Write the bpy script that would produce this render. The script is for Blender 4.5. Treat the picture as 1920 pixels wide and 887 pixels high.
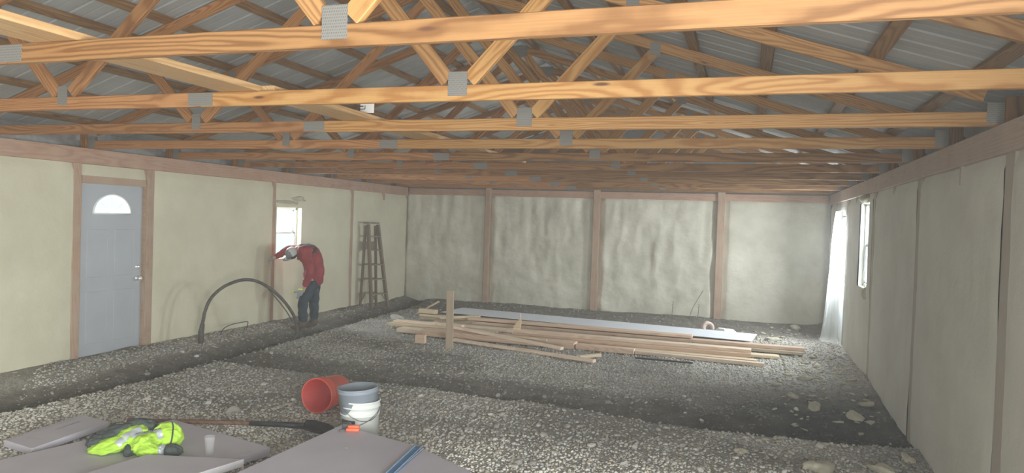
import bpy, bmesh, math, random
import numpy as np
from mathutils import Vector, Matrix

for o in list(bpy.data.objects):
    bpy.data.objects.remove(o)
C = bpy.context.scene.collection
SC = bpy.context.scene

# ------------------------------------------------------------------ camera
XL, XR, YF, YB, ZT = -7.127, 1.406, 14.23, -5.4, 2.44
def make_camera():
    yaw, pitch, roll, F = -0.318, -0.021, 0.0332, 1347.3
    f = Vector((math.sin(yaw)*math.cos(pitch), math.cos(yaw)*math.cos(pitch), math.sin(pitch)))
    r0 = Vector((math.cos(yaw), -math.sin(yaw), 0)); u0 = r0.cross(f)
    r = r0*math.cos(roll) + u0*math.sin(roll); u = -r0*math.sin(roll) + u0*math.cos(roll)
    cd = bpy.data.cameras.new('camera'); cam = bpy.data.objects.new('camera', cd); C.objects.link(cam)
    m = Matrix((r, u, -f)).transposed().to_4x4(); m.translation = (0, 0, 1.7755)
    cam.matrix_world = m
    cd.sensor_width = 36; cd.lens = 36*F/1920; cd.clip_start = .05
    SC.camera = cam
make_camera()

# ------------------------------------------------------------------ light and exposure
SC.view_settings.view_transform = 'Standard'; SC.view_settings.look = 'None'
SC.view_settings.gamma = 1; SC.view_settings.use_curve_mapping = False
SC.view_settings.exposure = 0.43
SC.cycles.use_denoising = True
SC.cycles.max_bounces = 10; SC.cycles.diffuse_bounces = 6; SC.cycles.volume_bounces = 1
SC.cycles.transparent_max_bounces = 16
SC.cycles.sample_clamp_indirect = 6
SC.cycles.caustics_reflective = False; SC.cycles.caustics_refractive = False
w = bpy.data.worlds.new('overcast_sky'); SC.world = w; w.use_nodes = True
w.node_tree.nodes['Background'].inputs[0].default_value = (.56, .86, .89, 1)
w.node_tree.nodes['Background'].inputs[1].default_value = 1.35
def area(name, loc, d, sx, sy, power, col=(1, 1, 1)):
    l = bpy.data.lights.new(name, 'AREA'); l.shape = 'RECTANGLE'; l.size = sx; l.size_y = sy
    l.energy = power; l.color = col
    o = bpy.data.objects.new(name, l); C.objects.link(o); o.location = loc
    o.rotation_euler = Vector(d).to_track_quat('-Z', 'Y').to_euler()
    return o
# daylight at windows, doors and open end; the side bay is an added opening
area('daylight_at_open_end', (-.8, YB-.25, 1.2), (-.1, 1, .04), 3.2, 2.2, 170, (1, .99, .96))
area('added_light_at_side_bay', (XR+.4, -.55, 1.15), (-1, .45, -.05), 3.0, 2.1, 540, (.98, 1, .98))
area('daylight_at_side_door', (XR+.085, 12.42, 1.47), (-1, -.42, -.02), .62, .84, 250, (.93, .98, 1))
area('daylight_at_side_window', (XR+.45, 10.12, 1.75), (-1, -.05, -.75), .7, .9, 120, (.9, .98, 1))
area('daylight_at_left_window', (XL-.35, 9.99, 1.55), (1, 0, -.15), .62, .75, 80, (.88, .98, 1))
area('daylight_at_fanlight', (XL-.3, 6.62, 1.82), (1, 0, -.2), .55, .3, 8, (.88, .98, 1))

# ------------------------------------------------------------------ materials
def mat(name):
    m = bpy.data.materials.new(name); m.use_nodes = True
    nt = m.node_tree; b = nt.nodes['Principled BSDF']
    return m, nt, b
def N(nt, typ, **kw):
    n = nt.nodes.new(typ)
    for k, v in kw.items():
        if k.startswith('i_'):
            key = k[2:]
            key = int(key) if key.isdigit() else key
            n.inputs[key].default_value = v
        else: setattr(n, k, v)
    return n
def L(nt, a, ao, b, bi): nt.links.new(a.outputs[ao], b.inputs[bi])
def ramp(nt, stops):
    n = nt.nodes.new('ShaderNodeValToRGB'); e = n.color_ramp.elements
    while len(e) < len(stops): e.new(.5)
    for i, (p, c) in enumerate(stops):
        e[i].position = p; e[i].color = (*c, 1)
    return n
def simple(name, col, rough=.6, metal=0, var=.12, scale=20, bump=0, bscale=60):
    m, nt, b = mat(name)
    b.inputs['Roughness'].default_value = rough; b.inputs['Metallic'].default_value = metal
    tc = N(nt, 'ShaderNodeTexCoord'); n = N(nt, 'ShaderNodeTexNoise', i_Scale=scale, i_Detail=5)
    L(nt, tc, 'Object', n, 'Vector')
    lo = tuple(max(0, c*(1-var)) for c in col); hi = tuple(min(1, c*(1+var)) for c in col)
    r = ramp(nt, [(.3, lo), (.7, hi)]); L(nt, n, 'Fac', r, 'Fac'); L(nt, r, 'Color', b, 'Base Color')
    if bump:
        n2 = N(nt, 'ShaderNodeTexNoise', i_Scale=bscale, i_Detail=6); L(nt, tc, 'Object', n2, 'Vector')
        bp = N(nt, 'ShaderNodeBump', i_Strength=bump, i_Distance=.01); L(nt, n2, 'Fac', bp, 'Height'); L(nt, bp, 'Normal', b, 'Normal')
    return m
def wood(name, light, dark, grain=7., knots=True, dust=None, dust_amt=0, rough=.65):
    """plain-sawn softwood: rings round a pith that wanders along the board's local X"""
    m, nt, b = mat(name); b.inputs['Roughness'].default_value = rough
    tc = N(nt, 'ShaderNodeTexCoord'); oi = N(nt, 'ShaderNodeObjectInfo')
    off = N(nt, 'ShaderNodeVectorMath', operation='SCALE'); off.inputs[0].default_value = (37., 0, 0)
    L(nt, oi, 'Random', off, 'Scale')
    add = N(nt, 'ShaderNodeVectorMath', operation='ADD'); L(nt, tc, 'Object', add, 0); L(nt, off, 'Vector', add, 1)
    mp = N(nt, 'ShaderNodeMapping'); mp.inputs['Scale'].default_value = (.5, 3.5, 3.5); L(nt, add, 'Vector', mp, 'Vector')
    nz = N(nt, 'ShaderNodeTexNoise', i_Scale=1.0, i_Detail=2.5, i_Roughness=.45); L(nt, mp, 'Vector', nz, 'Vector')
    sub = N(nt, 'ShaderNodeVectorMath', operation='SUBTRACT'); sub.inputs[1].default_value = (.5, .5, .5); L(nt, nz, 'Color', sub, 0)
    sc = N(nt, 'ShaderNodeVectorMath', operation='MULTIPLY'); sc.inputs[1].default_value = (0, .34, .34); L(nt, sub, 'Vector', sc, 0)
    ad2 = N(nt, 'ShaderNodeVectorMath', operation='ADD'); L(nt, add, 'Vector', ad2, 0); L(nt, sc, 'Vector', ad2, 1)
    wv = N(nt, 'ShaderNodeTexWave', wave_type='RINGS', rings_direction='X', i_Scale=grain*2.2, i_Distortion=1.6, i_Detail=2)
    wv.inputs['Detail Scale'].default_value = .6
    L(nt, ad2, 'Vector', wv, 'Vector')
    fib = N(nt, 'ShaderNodeMapping'); fib.inputs['Scale'].default_value = (3, 160, 160); L(nt, add, 'Vector', fib, 'Vector')
    fn = N(nt, 'ShaderNodeTexNoise', i_Scale=1.0, i_Detail=3); L(nt, fib, 'Vector', fn, 'Vector')
    r = ramp(nt, [(.12, light), (.55, tuple(l*.6+d*.4 for l, d in zip(light, dark))), (.95, dark)]); L(nt, wv, 'Fac', r, 'Fac')
    mx = N(nt, 'ShaderNodeMix', data_type='RGBA', blend_type='MULTIPLY'); mx.inputs[0].default_value = .35
    fr = ramp(nt, [(.3, (.6, .55, .5)), (.65, (1, 1, 1))]); L(nt, fn, 'Fac', fr, 'Fac')
    L(nt, r, 'Color', mx, 6); L(nt, fr, 'Color', mx, 7)
    last = (mx, 2)
    if knots:
        km = N(nt, 'ShaderNodeMapping'); km.inputs['Scale'].default_value = (1.3, 6, 6); L(nt, add, 'Vector', km, 'Vector')
        vo = N(nt, 'ShaderNodeTexVoronoi', i_Scale=1.0); L(nt, km, 'Vector', vo, 'Vector')
        kr = ramp(nt, [(.035, (0, 0, 0)), (.075, (1, 1, 1))]); L(nt, vo, 'Distance', kr, 'Fac')
        kx = N(nt, 'ShaderNodeMix', data_type='RGBA'); kx.inputs[6].default_value = (.10, .04, .018, 1)
        L(nt, kr, 'Color', kx, 0); L(nt, mx, 2, kx, 7); last = (kx, 2)
    # board to board variation
    hv = N(nt, 'ShaderNodeHueSaturation'); mr = N(nt, 'ShaderNodeMapRange'); mr.inputs['To Min'].default_value = .8; mr.inputs['To Max'].default_value = 1.12
    L(nt, oi, 'Random', mr, 'Value'); L(nt, mr, 'Result', hv, 'Value'); nt.links.new(last[0].outputs[last[1]], hv.inputs['Color'])
    src = hv
    if dust:
        dn = N(nt, 'ShaderNodeTexNoise', i_Scale=4, i_Detail=6); L(nt, tc, 'Object', dn, 'Vector')
        dr = ramp(nt, [(.3, (dust_amt*.6,)*3), (.75, (min(1, dust_amt*1.3),)*3)]); L(nt, dn, 'Fac', dr, 'Fac')
        dx = N(nt, 'ShaderNodeMix', data_type='RGBA'); dx.inputs[7].default_value = (*dust, 1)
        L(nt, dr, 'Color', dx, 0); L(nt, hv, 'Color', dx, 6)
        nt.links.new(dx.outputs[2], b.inputs['Base Color'])
    else: L(nt, hv, 'Color', b, 'Base Color')
    bp = N(nt, 'ShaderNodeBump', i_Strength=.15, i_Distance=.003); L(nt, fn, 'Fac', bp, 'Height'); L(nt, bp, 'Normal', b, 'Normal')
    return m
M = {}
M['pine'] = wood('yellow_pine', (.44, .245, .088), (.325, .148, .042))
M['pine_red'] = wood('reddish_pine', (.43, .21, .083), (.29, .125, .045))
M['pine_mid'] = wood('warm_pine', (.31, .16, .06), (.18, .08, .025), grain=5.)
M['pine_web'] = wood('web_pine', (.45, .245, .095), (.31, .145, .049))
M['pine_old'] = wood('dull_pine', (.31, .18, .08), (.22, .11, .046))  # duller brown pine for girts, purlins and the farthest brace
M['pine_pale'] = wood('pale_pine', (.62, .40, .20), (.50, .30, .135), knots=False)
M['post'] = wood('dusty_post', (.46, .25, .14), (.33, .16, .09), dust=(.46, .365, .285), dust_amt=.7)
M['post_grey'] = wood('foam_dusted_post', (.36, .27, .2), (.28, .2, .14), dust=(.40, .365, .315), dust_amt=.95)
M['header_grey'] = wood('dusty_grey_header', (.42, .30, .22), (.32, .21, .15), dust=(.46, .38, .33), dust_amt=.6)
M['header'] = wood('pinkish_header', (.50, .28, .17), (.36, .18, .11), dust=(.55, .40, .32), dust_amt=.45)
M['lumber'] = wood('new_lumber', (.80, .62, .47), (.66, .47, .33), dust=(.76, .66, .56), dust_amt=.35)
M['lumber_red'] = wood('warm_lumber', (.72, .50, .35), (.58, .36, .24), dust=(.68, .56, .46), dust_amt=.35)
M['lumber_pale'] = wood('pale_lumber', (.74, .60, .40), (.60, .43, .25), knots=False, dust=(.68, .60, .48), dust_amt=.3)
M['stake'] = wood('weathered_stake', (.47, .35, .23), (.35, .24, .15), dust=(.5, .43, .33), dust_amt=.4)
M['ladder'] = wood('weathered_ladder', (.20, .145, .095), (.13, .09, .058), knots=False, dust=(.26, .22, .165), dust_amt=.35)

def foam_mat(name, col, col2, bs=.5, sc=9):
    m, nt, b = mat(name); b.inputs['Roughness'].default_value = .85
    tc = N(nt, 'ShaderNodeTexCoord')
    n = N(nt, 'ShaderNodeTexNoise', i_Scale=1.4, i_Detail=6, i_Roughness=.6); L(nt, tc, 'Object', n, 'Vector')
    r = ramp(nt, [(.34, col2), (.66, col)]); L(nt, n, 'Fac', r, 'Fac'); L(nt, r, 'Color', b, 'Base Color')
    n2 = N(nt, 'ShaderNodeTexNoise', i_Scale=sc, i_Detail=7, i_Roughness=.62); L(nt, tc, 'Object', n2, 'Vector')
    v = N(nt, 'ShaderNodeTexVoronoi', i_Scale=70.); L(nt, tc, 'Object', v, 'Vector')
    ma = N(nt, 'ShaderNodeMath', operation='MULTIPLY_ADD'); ma.inputs[1].default_value = .05; L(nt, v, 'Distance', ma, 0); L(nt, n2, 'Fac', ma, 2)
    bp = N(nt, 'ShaderNodeBump', i_Strength=bs, i_Distance=.025); L(nt, ma, 'Value', bp, 'Height'); L(nt, bp, 'Normal', b, 'Normal')
    return m
M['foam_left'] = foam_mat('spray_foam_cream', (.66, .63, .485), (.58, .545, .41), .25)
M['foam_far'] = foam_mat('spray_foam_far', (.71, .69, .59), (.53, .51, .42), .8, 6)
M['foam_right'] = foam_mat('spray_foam_grey', (.65, .64, .575), (.56, .545, .485), .3)
M['scrap'] = foam_mat('foam_scrap', (.64, .60, .48), (.50, .46, .35), .6, 25)

def ground_mat():
    m, nt, b = mat('gravel_ground'); b.inputs['Roughness'].default_value = .95
    tc = N(nt, 'ShaderNodeTexCoord'); at = N(nt, 'ShaderNodeAttribute', attribute_name='soil')
    v = N(nt, 'ShaderNodeTexVoronoi', i_Scale=60.); L(nt, tc, 'Object', v, 'Vector')
    g = ramp(nt, [(.0, (.30, .28, .25)), (.5, (.45, .43, .39)), (1., (.60, .58, .54))])
    sep = N(nt, 'ShaderNodeSeparateColor'); L(nt, v, 'Color', sep, 'Color'); L(nt, sep, 'Red', g, 'Fac')
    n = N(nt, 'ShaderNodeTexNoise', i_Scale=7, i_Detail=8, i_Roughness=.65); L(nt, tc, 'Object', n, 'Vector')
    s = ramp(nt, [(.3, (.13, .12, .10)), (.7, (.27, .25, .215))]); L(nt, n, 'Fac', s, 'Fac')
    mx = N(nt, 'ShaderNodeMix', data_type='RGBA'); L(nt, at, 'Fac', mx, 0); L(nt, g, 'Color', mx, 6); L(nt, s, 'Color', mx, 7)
    a2 = N(nt, 'ShaderNodeAttribute', attribute_name='dark_band'); m3 = N(nt, 'ShaderNodeMix', data_type='RGBA'); L(nt, a2, 'Fac', m3, 0); L(nt, mx, 2, m3, 6); m3.inputs[7].default_value = (.014, .0135, .011, 1)
    nt.links.new(m3.outputs[2], b.inputs['Base Color'])
    bp = N(nt, 'ShaderNodeBump', i_Strength=.9, i_Distance=.02); L(nt, v, 'Distance', bp, 'Height'); bp.invert = True
    bp2 = N(nt, 'ShaderNodeBump', i_Strength=.4, i_Distance=.02); L(nt, n, 'Fac', bp2, 'Height'); L(nt, bp, 'Normal', bp2, 'Normal')
    L(nt, bp2, 'Normal', b, 'Normal')
    return m
M['ground'] = ground_mat()
def stone_mat():
    m, nt, b = mat('crushed_stone'); b.inputs['Roughness'].default_value = .9
    at = N(nt, 'ShaderNodeAttribute', attribute_name='Col'); L(nt, at, 'Color', b, 'Base Color')
    return m
M['stone'] = stone_mat()
def stone1_mat():
    m, nt, b = mat('single_stone'); b.inputs['Roughness'].default_value = .9
    oi = N(nt, 'ShaderNodeObjectInfo'); r = ramp(nt, [(0, (.30, .285, .26)), (.5, (.45, .43, .39)), (1, (.60, .58, .54))])
    L(nt, oi, 'Random', r, 'Fac'); L(nt, r, 'Color', b, 'Base Color')
    return m
M['stone1'] = stone1_mat()
M['roof'] = simple('galvanised_roof_underside', (.38, .385, .38), .75, .0, .08, 3)
M['siding'] = simple('metal_siding', (.30, .30, .30), .5, .3)
M['plate'] = None
def plate_mat():
    m, nt, b = mat('galvanised_truss_plate'); b.inputs['Metallic'].default_value = .15; b.inputs['Roughness'].default_value = .6
    tc = N(nt, 'ShaderNodeTexCoord'); mp = N(nt, 'ShaderNodeMapping'); mp.inputs['Rotation'].default_value = (math.pi/2, 0, 0); L(nt, tc, 'Object', mp, 'Vector')
    br = N(nt, 'ShaderNodeTexBrick', i_Scale=1.0); br.inputs['Color1'].default_value = (.07, .066, .06, 1); br.inputs['Color2'].default_value = (.10, .094, .086, 1); br.inputs['Mortar'].default_value = (.22, .21, .195, 1)
    br.inputs['Brick Width'].default_value = .008; br.inputs['Row Height'].default_value = .012; br.inputs['Mortar Size'].default_value = .003
    L(nt, mp, 'Vector', br, 'Vector'); L(nt, br, 'Color', b, 'Base Color')
    bp = N(nt, 'ShaderNodeBump', i_Strength=.6, i_Distance=.002); L(nt, br, 'Fac', bp, 'Height'); L(nt, bp, 'Normal', b, 'Normal')
    return m
M['plate'] = plate_mat()
M['door'] = simple('grey_steel_door', (.40, .425, .455), .45, .05, .05, 3)
M['white_pvc'] = simple('white_vinyl', (.82, .84, .84), .4, 0, .03)
M['chrome'] = simple('bright_nickel', (.95, .94, .92), .25, .6, .02)
M['xps'] = simple('lilac_foam_board', (.53, .505, .575), .55, 0, .05, 4, .08, 40)
M['xps_edge'] = simple('white_cut_edge', (.82, .80, .84), .7, 0, .04, 20)
M['ink'] = simple('faded_print', (.33, .30, .37), .7)
M['blue_level'] = simple('blue_painted_aluminium', (.10, .24, .46), .35, .3, .1)
M['blue_edge'] = simple('worn_blue_edge', (.35, .52, .70), .35, .3, .1)
M['trim_blue'] = simple('pale_blue_trim', (.74, .78, .86), .45, .0, .03, 2)
M['red_plastic'] = simple('red_bucket_plastic', (.74, .12, .085), .38, 0, .08, 5)
M['red_inside_shade'] = simple('red_bucket_inside_shade', (.42, .035, .03), .6, 0, .1, 5)  # same plastic darkened, the shade of the hollow put into the colour
M['white_plastic'] = simple('white_bucket_plastic', (.74, .77, .74), .4, 0, .06, 6)
M['grey_plastic'] = simple('grey_bucket_plastic', (.27, .31, .36), .45, 0, .1, 6)
M['wire'] = simple('bail_wire', (.25, .24, .23), .4, .8)
M['black'] = simple('black_rubber', (.03, .03, .032), .5, 0, .2, 10)
M['hose'] = simple('dusty_black_hose', (.085, .08, .07), .6, 0, .35, 25)
M['hivis'] = simple('hi_vis_yellow', (.44, .72, .07), .8, 0, .10, 14, .3, 30)
M['hivis_black'] = simple('charcoal_jacket_cloth', (.055, .07, .068), .85, 0, .25, 20, .3, 40)
M['reflective'] = simple('silver_reflective_tape', (.55, .60, .63), .35, .3, .08)
M['orange'] = simple('orange_plastic', (.90, .17, .08), .4, 0, .06)
M['dark_plastic'] = simple('dark_grey_plastic', (.06, .062, .068), .45)
M['steel_dark'] = simple('dark_steel_blade', (.045, .047, .052), .5, .4, .25, 8)
M['handle_wood'] = wood('ash_handle', (.24, .14, .085), (.17, .09, .055), knots=False)
M['skin'] = simple('skin', (.50, .30, .22), .55)
M['jacket'] = simple('red_jacket', (.27, .03, .038), .8, 0, .25, 9, .3, 25)
M['yoke'] = simple('dark_jacket_yoke', (.075, .05, .055), .8, 0, .2, 9)
M['jeans'] = simple('dark_blue_jeans', (.028, .047, .065), .85, 0, .35, 12, .3, 30)
M['boots'] = simple('brown_work_boots', (.10, .075, .055), .7, 0, .2, 10)
M['cap'] = simple('white_grey_cap', (.62, .64, .64), .7, 0, .06)
M['cap_dark'] = simple('grey_cap_front', (.20, .22, .24), .7)
M['glove'] = simple('grey_glove', (.35, .37, .38), .8)
M['lime'] = simple('lime_glove_cuff', (.62, .80, .12), .7)
M['hair'] = simple('dark_hair', (.03, .022, .018), .8)
M['paper'] = simple('white_paper', (.82, .79, .77), .8, 0, .03)
M['ink_black'] = simple('black_ink', (.05, .05, .05), .8)
M['weed'] = simple('dry_weed', (.20, .17, .11), .9)
M['pink_roll'] = simple('dusty_pink_roll', (.58, .46, .42), .8)
def clear(name, col, alpha, rough=.1, trans=0):
    m, nt, b = mat(name); b.inputs['Base Color'].default_value = (*col, 1); b.inputs['Roughness'].default_value = rough
    t = N(nt, 'ShaderNodeBsdfTransparent'); mx = N(nt, 'ShaderNodeMixShader'); mx.inputs[0].default_value = alpha
    out = nt.nodes['Material Output']; src = (b, 'BSDF')
    if trans:
        tl = N(nt, 'ShaderNodeBsdfTranslucent'); tl.inputs['Color'].default_value = (*col, 1)
        m2 = N(nt, 'ShaderNodeMixShader'); m2.inputs[0].default_value = trans
        L(nt, b, 'BSDF', m2, 1); L(nt, tl, 'BSDF', m2, 2); src = (m2, 'Shader')
    L(nt, t, 'BSDF', mx, 1); nt.links.new(src[0].outputs[src[1]], mx.inputs[2]); L(nt, mx, 'Shader', out, 'Surface')
    return m
M['glass'] = clear('window_glass', (.75, .9, .9), .12, .03)
M['sheet'] = clear('milky_plastic_sheet', (.80, .83, .84), .36, .3, .12)
M['clear_plastic'] = clear('clear_plastic_cup', (.85, .85, .88), .10, .1)
M['outside'] = simple('pale_outdoor_ground', (.74, .76, .74), .9)

# ------------------------------------------------------------------ helpers
def tag(o, label=None, cat=None, group=None, kind=None):
    if label: o['label'] = label
    if cat: o['category'] = cat
    if group: o['group'] = group
    if kind: o['kind'] = kind
    return o
def mesh(name, vs, fs, m=None, smooth=False):
    me = bpy.data.meshes.new(name); me.from_pydata([tuple(v) for v in vs], [], fs); me.update()
    if m: me.materials.append(m)
    if smooth:
        for p in me.polygons: p.use_smooth = True
    return me
def obj(name, me, parent=None, loc=(0, 0, 0), rot=(0, 0, 0)):
    o = bpy.data.objects.new(name, me); C.objects.link(o); o.location = loc; o.rotation_euler = rot
    if parent: o.parent = parent
    return o
def empty(name, loc=(0, 0, 0), rot=(0, 0, 0)):
    o = bpy.data.objects.new(name, None); C.objects.link(o); o.location = loc; o.rotation_euler = rot
    o.empty_display_size = .1
    return o
def copy_tree(o, parent=None):
    c = o.copy(); C.objects.link(c)
    if parent: c.parent = parent
    for ch in list(o.children): copy_tree(ch, c)
    return c
def boxg(sx, sy, sz, ch=0, center=(0, 0, 0)):
    """box with its four long (X) edges eased by ch"""
    hx, hy, hz = sx/2, sy/2, sz/2; cx, cy, cz = center
    if ch <= 0: sec = [(-hy, -hz), (hy, -hz), (hy, hz), (-hy, hz)]
    else: sec = [(-hy+ch, -hz), (hy-ch, -hz), (hy, -hz+ch), (hy, hz-ch), (hy-ch, hz), (-hy+ch, hz), (-hy, hz-ch), (-hy, -hz+ch)]
    n = len(sec); vs = [(cx-hx, cy+y, cz+z) for y, z in sec] + [(cx+hx, cy+y, cz+z) for y, z in sec]
    fs = [(i, (i+1) % n, n+(i+1) % n, n+i) for i in range(n)] + [tuple(range(n-1, -1, -1)), tuple(range(n, 2*n))]
    return vs, fs
_bc = {}
def box_me(sx, sy, sz, m, ch=.004):
    k = (round(sx, 4), round(sy, 4), round(sz, 4), m.name, ch)
    if k not in _bc: _bc[k] = mesh('board', *boxg(sx, sy, sz, ch), m)
    return _bc[k]
def box(name, lo, hi, m, parent=None, ch=.0):
    s = [hi[i]-lo[i] for i in range(3)]; c = [(hi[i]+lo[i])/2 for i in range(3)]
    return obj(name, box_me(*s, m, ch), parent, c)
def member(name, a, b, width, thick, m, parent=None, up=(0, 0, 1), ch=.004):
    """board whose axis runs a->b, `width` along up (made perpendicular), `thick` across"""
    a, b = Vector(a), Vector(b); d = (b-a); ln = d.length; d.normalize(); u = Vector(up); u = (u-d*u.dot(d)).normalized(); s = u.cross(d)
    o = obj(name, box_me(ln, thick, width, m, ch), parent)
    mt = Matrix((d, s, u)).transposed().to_4x4(); mt.translation = (a+b)/2
    o.matrix_local = mt
    return o
def post(name, lo, hi, m, parent, ax=2):
    c = [(lo[i]+hi[i])/2 for i in range(3)]; a = list(c); b = list(c); a[ax] = lo[ax]; b[ax] = hi[ax]
    oth = [i for i in range(3) if i != ax]; up = [0, 0, 0]; up[oth[1]] = 1
    return member(name, a, b, hi[oth[1]]-lo[oth[1]], hi[oth[0]]-lo[oth[0]], m, parent, up=up)
def join(parts):
    vs, fs = [], []
    for v, f in parts:
        o = len(vs); vs += list(v); fs += [tuple(i+o for i in q) for q in f]
    return vs, fs
def xf(g, mtx):
    return [tuple(mtx @ Vector(v)) for v in g[0]], g[1]
def lathe(prof, n=32, closed=False):
    vs, fs = [], []
    for r, z in prof:
        for i in range(n):
            a = 2*math.pi*i/n; vs.append((r*math.cos(a), r*math.sin(a), z))
    k = len(prof)
    for j in range(k-1):
        for i in range(n): fs.append((j*n+i, j*n+(i+1) % n, (j+1)*n+(i+1) % n, (j+1)*n+i))
    return vs, fs
def tube(pts, rad, n=10, cap=True):
    pts = [Vector(p) for p in pts]; k = len(pts); rad = rad if hasattr(rad, '__len__') else [rad]*k
    vs, fs = [], []; prev = None
    for i, p in enumerate(pts):
        t = (pts[min(k-1, i+1)]-pts[max(0, i-1)]).normalized()
        if prev is None: u = t.orthogonal().normalized()
        else:
            u = prev-t*prev.dot(t); u.normalize()
        prev = u; v = t.cross(u)
        for j in range(n):
            a = 2*math.pi*j/n; vs.append(tuple(p+(u*math.cos(a)+v*math.sin(a))*rad[i]))
    for i in range(k-1):
        for j in range(n): fs.append((i*n+j, i*n+(j+1) % n, (i+1)*n+(j+1) % n, (i+1)*n+j))
    if cap: fs += [tuple(range(n-1, -1, -1)), tuple(range((k-1)*n, k*n))]
    return vs, fs
def spline(pts, per=8):
    P = [Vector(p) for p in pts]; out = []
    for i in range(len(P)-1):
        p0, p1, p2, p3 = P[max(0, i-1)], P[i], P[i+1], P[min(len(P)-1, i+2)]
        for k in range(per):
            t = k/per
            out.append(.5*((2*p1)+(p2-p0)*t+(2*p0-5*p1+4*p2-p3)*t*t+(3*p1-p0-3*p2+p3)*t**3))
    out.append(P[-1]); return out
def vnoise(x, y, seed=0):
    x = np.asarray(x, float); y = np.asarray(y, float)
    xi = np.floor(x).astype(np.int64); yi = np.floor(y).astype(np.int64); xf_ = x-xi; yf_ = y-yi
    def h(a, b):
        n = (a*374761393+b*668265263+seed*974711) & 0x7fffffff
        n = ((n ^ (n >> 13))*1274126177) & 0x7fffffff
        n = (n ^ (n >> 16)) & 0x7fffffff
        return n/0x7fffffff
    u = xf_*xf_*(3-2*xf_); v = yf_*yf_*(3-2*yf_)
    return (h(xi, yi)*(1-u)+h(xi+1, yi)*u)*(1-v)+(h(xi, yi+1)*(1-u)+h(xi+1, yi+1)*u)*v-.5
def fbm(x, y, seed=0, o=4):
    s = 0; a = 1.
    for i in range(o): s = s+a*vnoise(x*2**i, y*2**i, seed+i*17); a *= .5
    return s
def sstep(a, b, x):
    t = np.clip((np.asarray(x, float)-a)/(b-a), 0, 1); return t*t*(3-2*t)
rng = np.random.default_rng(7); random.seed(7)

# ------------------------------------------------------------------ the floor: gravel with two trenches
TX_Y = [0, 4.4, 5.35, 6.9, 9.3, 11.7, 14.3]; TX_X = [-6.1, -6.0, -5.86, -5.9, -6.05, -6.25, -6.5]
TY_X = [-5.75, -3.7, -1.9, -.4, .5, 1.5]; TY_Y = [6.94, 6.78, 6.67, 6.5, 6.55, 6.7]
def ground(x, y):
    x = np.asarray(x, float); y = np.asarray(y, float)
    h = .030*fbm(x*1.1, y*1.1, 3)+.012*fbm(x*5, y*5, 9, 3)
    # trench along the left wall, bank of rubble against the wall
    e = np.interp(y, TX_Y, TX_X)+.05*vnoise(x*0+1.3, y*2.2, 5)
    t = e-x
    h = h-.085*sstep(0, .06, t)*(1-sstep(.12, .62, t))+.075*sstep(.45, .95, t)
    # trench across the room
    e2 = np.interp(x, TY_X, TY_Y)+.05*vnoise(x*2.1, y*0+4.2, 6); q = y-e2
    dep = np.interp(x, [-6, -4.5, -2, 0, 1.4], [.05, .045, .06, .13, .17])*(x > -5.9)
    h = h+.02*sstep(-.6, -.02, q)*(1-sstep(-.02, .05, q))
    h = h-dep*sstep(-.02, .07, q)*(1-sstep(.15, .95, q))
    # gentle banks along the far and right walls
    h = h+.05*sstep(13.3, 14.1, y)+.06*sstep(1.0, 1.4, x)*sstep(8, 9.5, y)
    return h
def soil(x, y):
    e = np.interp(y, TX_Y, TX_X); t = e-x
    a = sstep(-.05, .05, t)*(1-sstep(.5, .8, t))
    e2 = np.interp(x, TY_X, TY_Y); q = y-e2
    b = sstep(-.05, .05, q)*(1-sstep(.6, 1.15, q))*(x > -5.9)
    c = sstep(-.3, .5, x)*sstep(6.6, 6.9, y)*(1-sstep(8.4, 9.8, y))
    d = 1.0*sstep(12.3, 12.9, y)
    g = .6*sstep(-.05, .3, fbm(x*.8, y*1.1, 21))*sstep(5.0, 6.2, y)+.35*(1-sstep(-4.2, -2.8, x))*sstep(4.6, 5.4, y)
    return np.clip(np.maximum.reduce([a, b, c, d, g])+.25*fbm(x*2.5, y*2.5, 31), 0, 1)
def dark_band(x, y):  # darker ground colour along both trenches and by the right wall
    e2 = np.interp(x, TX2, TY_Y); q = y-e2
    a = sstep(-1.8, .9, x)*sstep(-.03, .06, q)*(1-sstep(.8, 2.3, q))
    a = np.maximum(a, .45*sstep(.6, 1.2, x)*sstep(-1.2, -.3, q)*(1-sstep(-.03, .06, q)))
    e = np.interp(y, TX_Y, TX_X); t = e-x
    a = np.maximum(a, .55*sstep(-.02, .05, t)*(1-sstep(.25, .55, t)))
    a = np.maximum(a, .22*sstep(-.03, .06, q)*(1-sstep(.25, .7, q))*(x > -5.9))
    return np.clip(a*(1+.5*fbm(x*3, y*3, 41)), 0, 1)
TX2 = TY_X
def build_floor():
    xs = np.arange(XL-.2, XR+.21, .05); ys = np.concatenate([np.arange(YB-.2, 3, .5), np.arange(3, YF+.25, .05)])
    X, Y = np.meshgrid(xs, ys); Z = ground(X, Y); nx, ny = len(xs), len(ys)
    co = np.stack([X, Y, Z], -1).reshape(-1, 3)
    i = np.arange(nx*ny).reshape(ny, nx)
    fs = np.stack([i[:-1, :-1], i[:-1, 1:], i[1:, 1:], i[1:, :-1]], -1).reshape(-1, 4)
    me = npmesh('floor', co, fs, M['ground'])
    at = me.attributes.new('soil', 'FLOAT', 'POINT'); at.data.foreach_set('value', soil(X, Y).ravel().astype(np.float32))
    at = me.attributes.new('dark_band', 'FLOAT', 'POINT'); at.data.foreach_set('value', dark_band(X, Y).ravel().astype(np.float32))
    me.polygons.foreach_set('use_smooth', np.ones(len(me.polygons), bool))
    return tag(obj('floor', me), kind='structure')
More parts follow.
